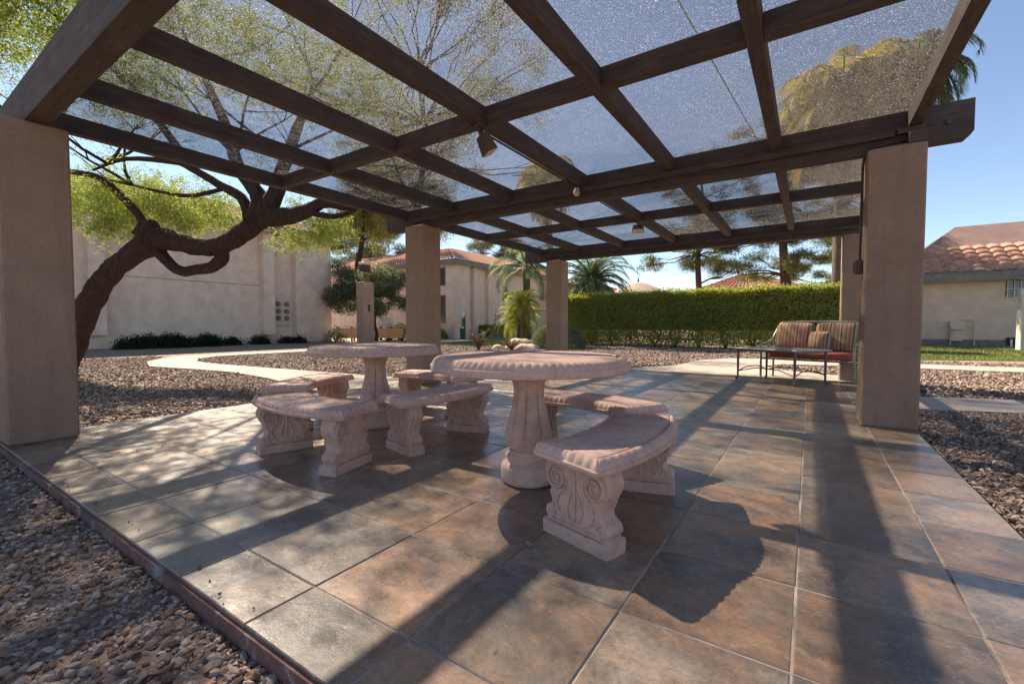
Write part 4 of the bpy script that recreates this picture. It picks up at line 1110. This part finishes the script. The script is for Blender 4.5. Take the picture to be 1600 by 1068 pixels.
L_ = [([(-11.1, 3.5, 2.85), (-11.35, 3.4, 3.25), (-11.75, 3.15, 3.75), (-12.1, 2.95, 4.02), (-12.6, 2.6, 4.12), (-13.6, 1.8, 4.3), (-14.6, 1.2, 4.6)], [.09, .08, .07, .06, .05, .04, .02]),
      ([(-8.9, 4.45, 2.95), (-8.95, 4.6, 3.4), (-9.1, 4.5, 3.75), (-9.35, 4.4, 4.1), (-9.2, 4.1, 4.8), (-9.0, 3.6, 5.6)], [.20, .16, .14, .12, .09, .04]),
      ([(-8.7, 4.55, 3.1), (-8.5, 4.66, 3.5), (-8.3, 4.7, 3.95), (-8.0, 4.8, 4.6), (-7.6, 4.9, 5.3)], [.19, .15, .12, .09, .04]),
      ([(-8.75, 4.58, 3.1), (-8.3, 4.72, 3.05), (-7.85, 4.87, 3.12), (-7.5, 5.0, 3.25), (-7.0, 5.2, 3.16), (-6.4, 5.5, 3.22), (-5.5, 5.9, 3.45)], [.2, .16, .13, .10, .07, .05, .02]),
      ([(-7.8, 4.88, 3.1), (-7.3, 5.1, 3.0), (-6.8, 5.2, 3.08)], [.06, .05, .02]),
      ([(-9.0, 4.45, 3.0), (-9.35, 4.45, 3.5), (-9.75, 4.2, 3.78), (-10.2, 3.9, 4.1), (-10.5, 3.73, 4.22), (-11.2, 3.2, 4.25), (-11.8, 2.85, 4.05)], [.13, .10, .08, .07, .06, .04, .02]),
      ([(-9.6, 4.3, 3.7), (-10.2, 3.9, 3.55), (-10.9, 3.6, 3.68), (-11.5, 3.3, 3.85)], [.045, .04, .03, .012]),
      ([(-10.2, 3.9, 4.15), (-10.0, 3.2, 4.9), (-9.6, 2.4, 5.4), (-9.2, 1.5, 5.7)], [.08, .06, .045, .02]),
      ([(-12.6, 2.6, 4.12), (-12.0, 1.8, 4.7), (-11.2, 1.0, 5.3), (-10.4, .4, 5.6)], [.05, .045, .035, .02])]
for p, r_ in L_: mb.tube(p, r_, 10, True, .05, 4)
tips = []
for b, nb, ln in (((-9.0, 3.6, 5.5), 4, 2.2), ((-7.7, 4.9, 5.2), 4, 2.0), ((-6.0, 5.7, 3.35), 2, 1.2), ((-11.6, 3.0, 4.2), 3, 1.8), ((-9.3, 1.6, 5.65), 4, 2.2), ((-10.4, .5, 5.6), 4, 2.2), ((-8.3, 4.7, 4.2), 3, 2.0), ((-11.3, 3.3, 3.8), 3, 1.6), ((-9.3, 4.3, 4.3), 3, 1.8)):
    tips += branchset(mb, b, .035, nb, ln, None, 2, .5)
sub(mb, MO).build('trunk', M['bark_mesq'], mq, True, 80)
T_ = np.array([t[:] for t in tips]); nT = len(T_)
rep = 20
P = np.repeat(T_, rep, 0) + rng.normal(size=(nT * rep, 3)) * np.array([.20, .20, .14])
# feathery sprays: short twigs carrying small leaflets, in loose drooping bunches
def sprays(boxes, n, twig=.34, per=26, sp=.028):
    out = []
    for (cx, cy, cz, rx, ry, rz, w_) in boxes:
        m_ = int(n * w_); u = rng.normal(size=(m_, 3)) * .52
        c = np.array([cx, cy, cz]) + u * np.array([rx, ry, rz])
        c[:, 2] += .16 * rz * np.sin(c[:, 0] * 5.1 + c[:, 1] * 3) + .1 * np.sin(c[:, 0] * 9)
        d = rng.normal(size=(m_, 3)) * np.array([1, 1, .35]); d[:, 2] -= .45; d /= np.linalg.norm(d, axis=1)[:, None]
        t = rng.uniform(0, 1, (m_, per, 1)) * twig * rng.uniform(.6, 1.4, (m_, 1, 1))
        out.append((c[:, None] + d[:, None] * t + rng.normal(size=(m_, per, 3)) * sp).reshape(-1, 3))
    return np.concatenate(out)
bl = [(-12.9, 3.3, 4.0, 1.2, .7, .42, 380), (-11.9, 3.9, 3.85, 1.0, .6, .40, 380), (-11.0, 4.6, 3.6, 1.0, .6, .36, 330), (-12.7, 3.5, 3.45, .9, .5, .30, 260), (-13.6, 3.0, 3.8, .7, .6, .4, 200),
      (-12.2, 3.75, 3.05, .30, .2, .24, 34), (-11.5, 4.2, 3.35, .6, .4, .24, 150), (-12.9, 3.3, 3.15, .5, .3, .2, 70),
      (-8.5, 5.5, 2.92, .50, .4, .24, 130), (-9.1, 5.3, 2.85, .3, .3, .2, 50), (-8.1, 5.6, 2.95, .4, .3, .18, 70), (-8.8, 5.2, 3.4, .5, .4, .25, 90),
      (-9.3, 1.6, 5.6, 2.0, 1.7, .5, 1500), (-10.6, .5, 5.6, 1.6, 1.3, .4, 900), (-8.2, 2.4, 5.9, 1.4, 1.3, .45, 420), (-8.6, 3.8, 5.7, 1.6, 1.2, .45, 500), (-7.4, 5.4, 5.4, 1.3, 1.2, .45, 260), (-6.4, 4.2, 5.9, 1.3, 1.3, .4, 120), (-7.2, 1.2, 6.3, 1.0, 1.0, .3, 120), (-10.4, 3.0, 5.3, 1.2, 1.0, .4, 500)]
P = np.concatenate([P, sprays(bl, 1.0)])
P = P[~((P[:, 0] > -6.3) & (P[:, 2] < 3.2))]
leaves('crown', P - np.array(MO[:]), .058, .0085, M['leaf_mesq'], mq, droop=.3)

def tree(name, base, h, tr, blobs, n, L, W_, lm, bm_, label, cat='tree', group=None, sub_=.3, k=24, droop=0., lean=(0, 0), hang=0.):
    t = empty(name, (base[0], base[1], GZ), 0, label, cat, group)
    O = Vector((base[0], base[1], GZ)); mb = MB()
    top = Vector((base[0] + lean[0], base[1] + lean[1], h * .92))
    pts = [O.lerp(top, q / 6) + Vector((math.sin(q * 1.7) * tr * .6, math.cos(q * 1.3) * tr * .5, 0)) for q in range(7)]
    pts[0] = O + Vector((0, 0, -.1)); mb.tube([tuple(p) for p in pts], [tr * (1.25 if q == 0 else 1 - q * .13) for q in range(7)], 10, True, .04)
    for b in blobs:
        c = Vector(b[:3]); q = max(range(1, 7), key=lambda i: -abs((pts[i].z) - (c.z - b[5] * .8)) )
        st = pts[q]; mid = st.lerp(c, .5) + Vector((rnd.uniform(-.3, .3), rnd.uniform(-.3, .3), -.1))
        mb.tube([tuple(st), tuple(st.lerp(mid, .5) + Vector((rnd.uniform(-.2, .2), rnd.uniform(-.2, .2), .15))), tuple(mid), tuple(mid.lerp(c, .5) + Vector((rnd.uniform(-.2, .2), rnd.uniform(-.2, .2), .1))), tuple(c)], [tr * .20, tr * .15, tr * .10, tr * .07, tr * .03], 6)
        for z_ in range(5):
            e_ = c + Vector((rnd.uniform(-1, 1) * b[3], rnd.uniform(-1, 1) * b[4], rnd.uniform(-.7, .9) * b[5])) * .8
            mb.tube([tuple(c.lerp(mid, rnd.random() * .7)), tuple(c.lerp(e_, .5) + Vector((0, 0, .1))), tuple(e_)], [tr * .07, tr * .045, tr * .015], 4)
    sub(mb, O).build('trunk', bm_, t, True, 80)
    P = clumps(blobs, n, sub_, k)
    if hang:
        P[:, 2] -= np.repeat(rng.uniform(0, 1, len(P) // k), k) * rng.uniform(0, 1, len(P)) * hang
    leaves('crown', P - np.array(O[:]), L, W_, lm, t, droop=droop)
    return t
rr_ = lambda a, b: rnd.uniform(a, b)
# tall airy tree seen through the cloth, hidden trunk behind the second pillar
bl = [(-12.3 + rr_(-4.6, 4.6), 12.2 + rr_(-4.4, 4.0), rr_(6.6, 12.0), rr_(.5, 1.3), rr_(.5, 1.3), rr_(.35, .7), 1) for _ in range(58)]
tree('airy_tree', (-12.7, 12.65), 11.5, .24, bl, 66000, .10, .013, M['leaf_euc'], M['bark_mesq'], 'tall airy tree rising behind the second pillar and seen through the shade cloth', sub_=.2, k=30, droop=1.0, hang=.5)
# weeping mass behind building A
bl = [(-31.5 + rr_(-3.2, 5.8), 25.5 + rr_(-2.5, 4.5), rr_(9.6, 14.5), rr_(.7, 1.6), rr_(.7, 1.6), rr_(.5, 1.2), rr_(.5, 1)) for _ in range(46)]
tree('weeping_tree', (-31.0, 24.0), 13, .4, bl, 90000, .24, .022, M['leaf_euc'], M['bark_mesq'], 'large weeping yellow green tree behind the blank walled block', sub_=.22, k=40, droop=2.2, hang=1.6)
bl = [(-46 + rr_(-6, 6), 36 + rr_(-4, 6), rr_(6.8, 15), rr_(.9, 1.8), rr_(.9, 1.8), rr_(.5, 1.0), 1) for _ in range(44)]
tree('pine_tree', (-46, 37), 15, .45, bl, 60000, .26, .03, M['leaf_pine'], M['bark_pine'], 'dark pine behind the two storey block, left of the second pillar', sub_=.28, k=34)
bl = [(-35 + rr_(-3.4, 3.4), 50 + rr_(-3, 3), rr_(8.3, 14), rr_(.7, 1.4), rr_(.7, 1.4), rr_(.35, .7), 1) for _ in range(26)]
tree('pine_tree', (-35, 50), 13.5, .35, bl, 30000, .24, .025, M['leaf_pine'], M['bark_pine'], 'grey green pine showing above the hip roof of the two storey block', sub_=.24, k=34)
# dense olive tree by the lamp pillar
bl = [(-24.4 + rr_(-2.1, 2.3), 19.4 + rr_(-1.7, 2.1), rr_(2.0, 4.9), rr_(.5, .95), rr_(.5, .95), rr_(.4, .7), 1) for _ in range(44)]
tree('olive_tree', (-24.2, 19.9), 3.2, .13, bl, 74000, .11, .026, M['leaf_olive'], M['bark_mesq'], 'dense rounded grey green tree behind the tan lamp pillar', sub_=.16, k=24)
def pine(base, h, tr, spread, z0, nb, label, n):
    bl = []
    for _ in range(nb):
        a = rnd.uniform(0, 6.28); z = z0 + (h - z0) * rnd.random() ** 1.1; s_ = spread * rnd.uniform(.12, 1) * (1.0 - .25 * (z - z0) / (h - z0))
        bl.append((base[0] + s_ * math.cos(a), base[1] + s_ * math.sin(a), z, rr_(.45, 1.0), rr_(.45, 1.0), rr_(.22, .48), 1))
    return tree('pine_tree', base, h, tr, bl, n, .17, .015, M['leaf_pine'], M['bark_pine'], label, sub_=.17, k=34, group='pines beyond the hedge')
pine((-6.3, 32.5), 12.5, .27, 3.6, 4.7, 60, 'thin pine with straight trunk beyond the hedge, nearer the umbrella', 52000)
pine((-1.35, 34.0), 14, .38, 4.6, 4.3, 80, 'thick trunked spreading pine beyond the hedge, left of the rear right pillar', 105000)
pine((1.9, 41.0), 13, .36, 3.6, 3.4, 50, 'far pine filling the gap right of the thick trunked one', 62000)
bl = [(-27 + rr_(-9, 9), 66 + rr_(-2, 2), rr_(3.0, 5.6), rr_(1.2, 2.2), rr_(1.2, 2), rr_(.6, 1.2), 1) for _ in range(22)]
tree('distant_tree', (-24, 66), 5, .3, bl, 22000, .35, .05, M['leaf_pine'], M['bark_pine'], 'low distant tree behind the umbrella', sub_=.35, k=24)

# palms
def palm(name, base, h, tr, nf, fl, mat, label, droop=1.0, leaflets=34, ll=.55, lw=.02, updeg=(-10, 75), lean=(0, 0), group=None, seedless=True, keel=.35):
    t = empty(name, (base[0], base[1], GZ), 0, label, 'palm', group)
    c = Vector((lean[0], lean[1], h - GZ))
    mb = MB(); mb.tube([(0, 0, -.1), (lean[0] * .2, lean[1] * .2, h * .3), (lean[0] * .6, lean[1] * .6, h * .7), tuple(c)], [tr * 1.3, tr, tr * .9, tr * 1.05], 12, True, .05)
    mb.build('trunk', M['bark_palm'], t, True, 80)
    st = MB(); V = []; 
    for k in range(nf):
        a = k * 2.39996 + rnd.uniform(-.2, .2); e0 = R(updeg[1] - (updeg[1] - updeg[0]) * (k + .5) / nf + rnd.uniform(-6, 6)); L = fl * rnd.uniform(.85, 1.1)
        p = Vector(c); pts = [tuple(p)]; el_ = e0; N = 14
        for i in range(N):
            el_ -= droop * R(6.5) * (.4 + i / N * 1.5) * (1 if el_ > R(-75) else .1)
            d = Vector((math.cos(a) * math.cos(el_), math.sin(a) * math.cos(el_), math.sin(el_)))
            p = p + d * L / N; pts.append(tuple(p))
        st.tube(pts, [.035 * tr / .2 * (1 - i / (N + 1)) + .004 for i in range(N + 1)], 5)
        for q in range(leaflets):
            s_ = .12 + .88 * q / leaflets; f_ = s_ * N; i = min(int(f_), N - 1); P0 = Vector(pts[i]).lerp(Vector(pts[i + 1]), f_ - i)
            d = (Vector(pts[i + 1]) - Vector(pts[i])).normalized(); side = d.cross(Vector((0, 0, 1))).normalized()
            upv = side.cross(d).normalized(); l_ = ll * (math.sin(math.pi * min(1, s_ * .9 + .08)) ** .6) * rnd.uniform(.85, 1.1)
            for sg in (-1, 1):
                dd = (side * sg + d * .7 + upv * rnd.uniform(keel - .15, keel + .15) - Vector((0, 0, .25 + .4 * droop * .5))).normalized()
                wv = d * lw
                tip = P0 + dd * l_ - Vector((0, 0, l_ * .22 * droop)); mid = P0 + dd * l_ * .5
                V += [tuple(P0 - wv), tuple(P0 + wv), tuple(mid + wv * 1.2), tuple(mid - wv * 1.2), tuple(mid - wv * 1.2), tuple(mid + wv * 1.2), tuple(tip + wv * .15), tuple(tip - wv * .15)]
    V = np.array(V); F = np.arange(len(V)).reshape(-1, 4)
    npmesh('fronds', V, F, mat, t); st.build('frond_stalks', M['leaf_yel'] if mat != M['leaf_palm'] else M['leaf_palm'], t, True)
    return t
palm('date_palm', (-11.2, 25.6), 3.7, .34, 64, 3.4, M['leaf_palm'], 'grey green date palm with stiff drooping fronds behind the middle rear pillar', droop=1.05, updeg=(-35, 80))
palm('date_palm', (-12.9, 20.8), 4.1, .2, 20, 2.9, M['leaf_palm'], 'arching pale palm with long drooping fronds left of the middle rear pillar', droop=1.35, updeg=(0, 70), leaflets=40, ll=.5)
palm('pygmy_palm', (-13.3, 20.6), 1.35, .11, 44, 1.6, M['leaf_yel'], 'low yellow green palm under the arching one', droop=1.1, leaflets=26, ll=.32, lw=.012, updeg=(-20, 80))
palm('pygmy_palm', (-12.7, 20.0), 2.2, .10, 40, 1.35, M['leaf_yel'], 'taller tufted yellow green palm just left of the middle rear pillar', droop=1.1, leaflets=26, ll=.3, lw=.012, updeg=(-20, 80))
palm('queen_palm', (1.1, 27.8), 12.0, .24, 54, 4.3, M['leaf_queen'], 'tall golden green queen palm seen through the cloth left of the right pillar', droop=1.45, leaflets=70, ll=.85, lw=.026, updeg=(-50, 89), group='tall queen palms')
palm('queen_palm', (4.0, 30.0), 13.4, .24, 40, 3.5, M['leaf_queen2'], 'taller dull green queen palm, its fronds passing the outer roof edge', droop=1.75, leaflets=70, ll=.8, lw=.024, updeg=(-55, 89), group='tall queen palms')
palm('queen_palm', (-12.75, 23.85), 9.6, .2, 36, 2.7, M['leaf_queen'], 'queen palm seen through the cloth above the middle of the roof', droop=1.75, leaflets=60, ll=.7, lw=.022, updeg=(-55, 89), lean=(-.6, -.2), group='tall queen palms')

# utility line above the roof
mb = MB(); pts = []
for i in range(25):
    t_ = i / 24; pts.append((-3.6 + t_ * 5.2, 5 + t_ * 45, 9.6 - 2.0 * t_ - 3.0 * t_ * (1 - t_)))
mb.tube(pts, .02, 5); o = mb.build('utility_line', M['black_metal'], None, True); tag(o, 'thin black overhead line crossing above the shade cloth', 'cable')
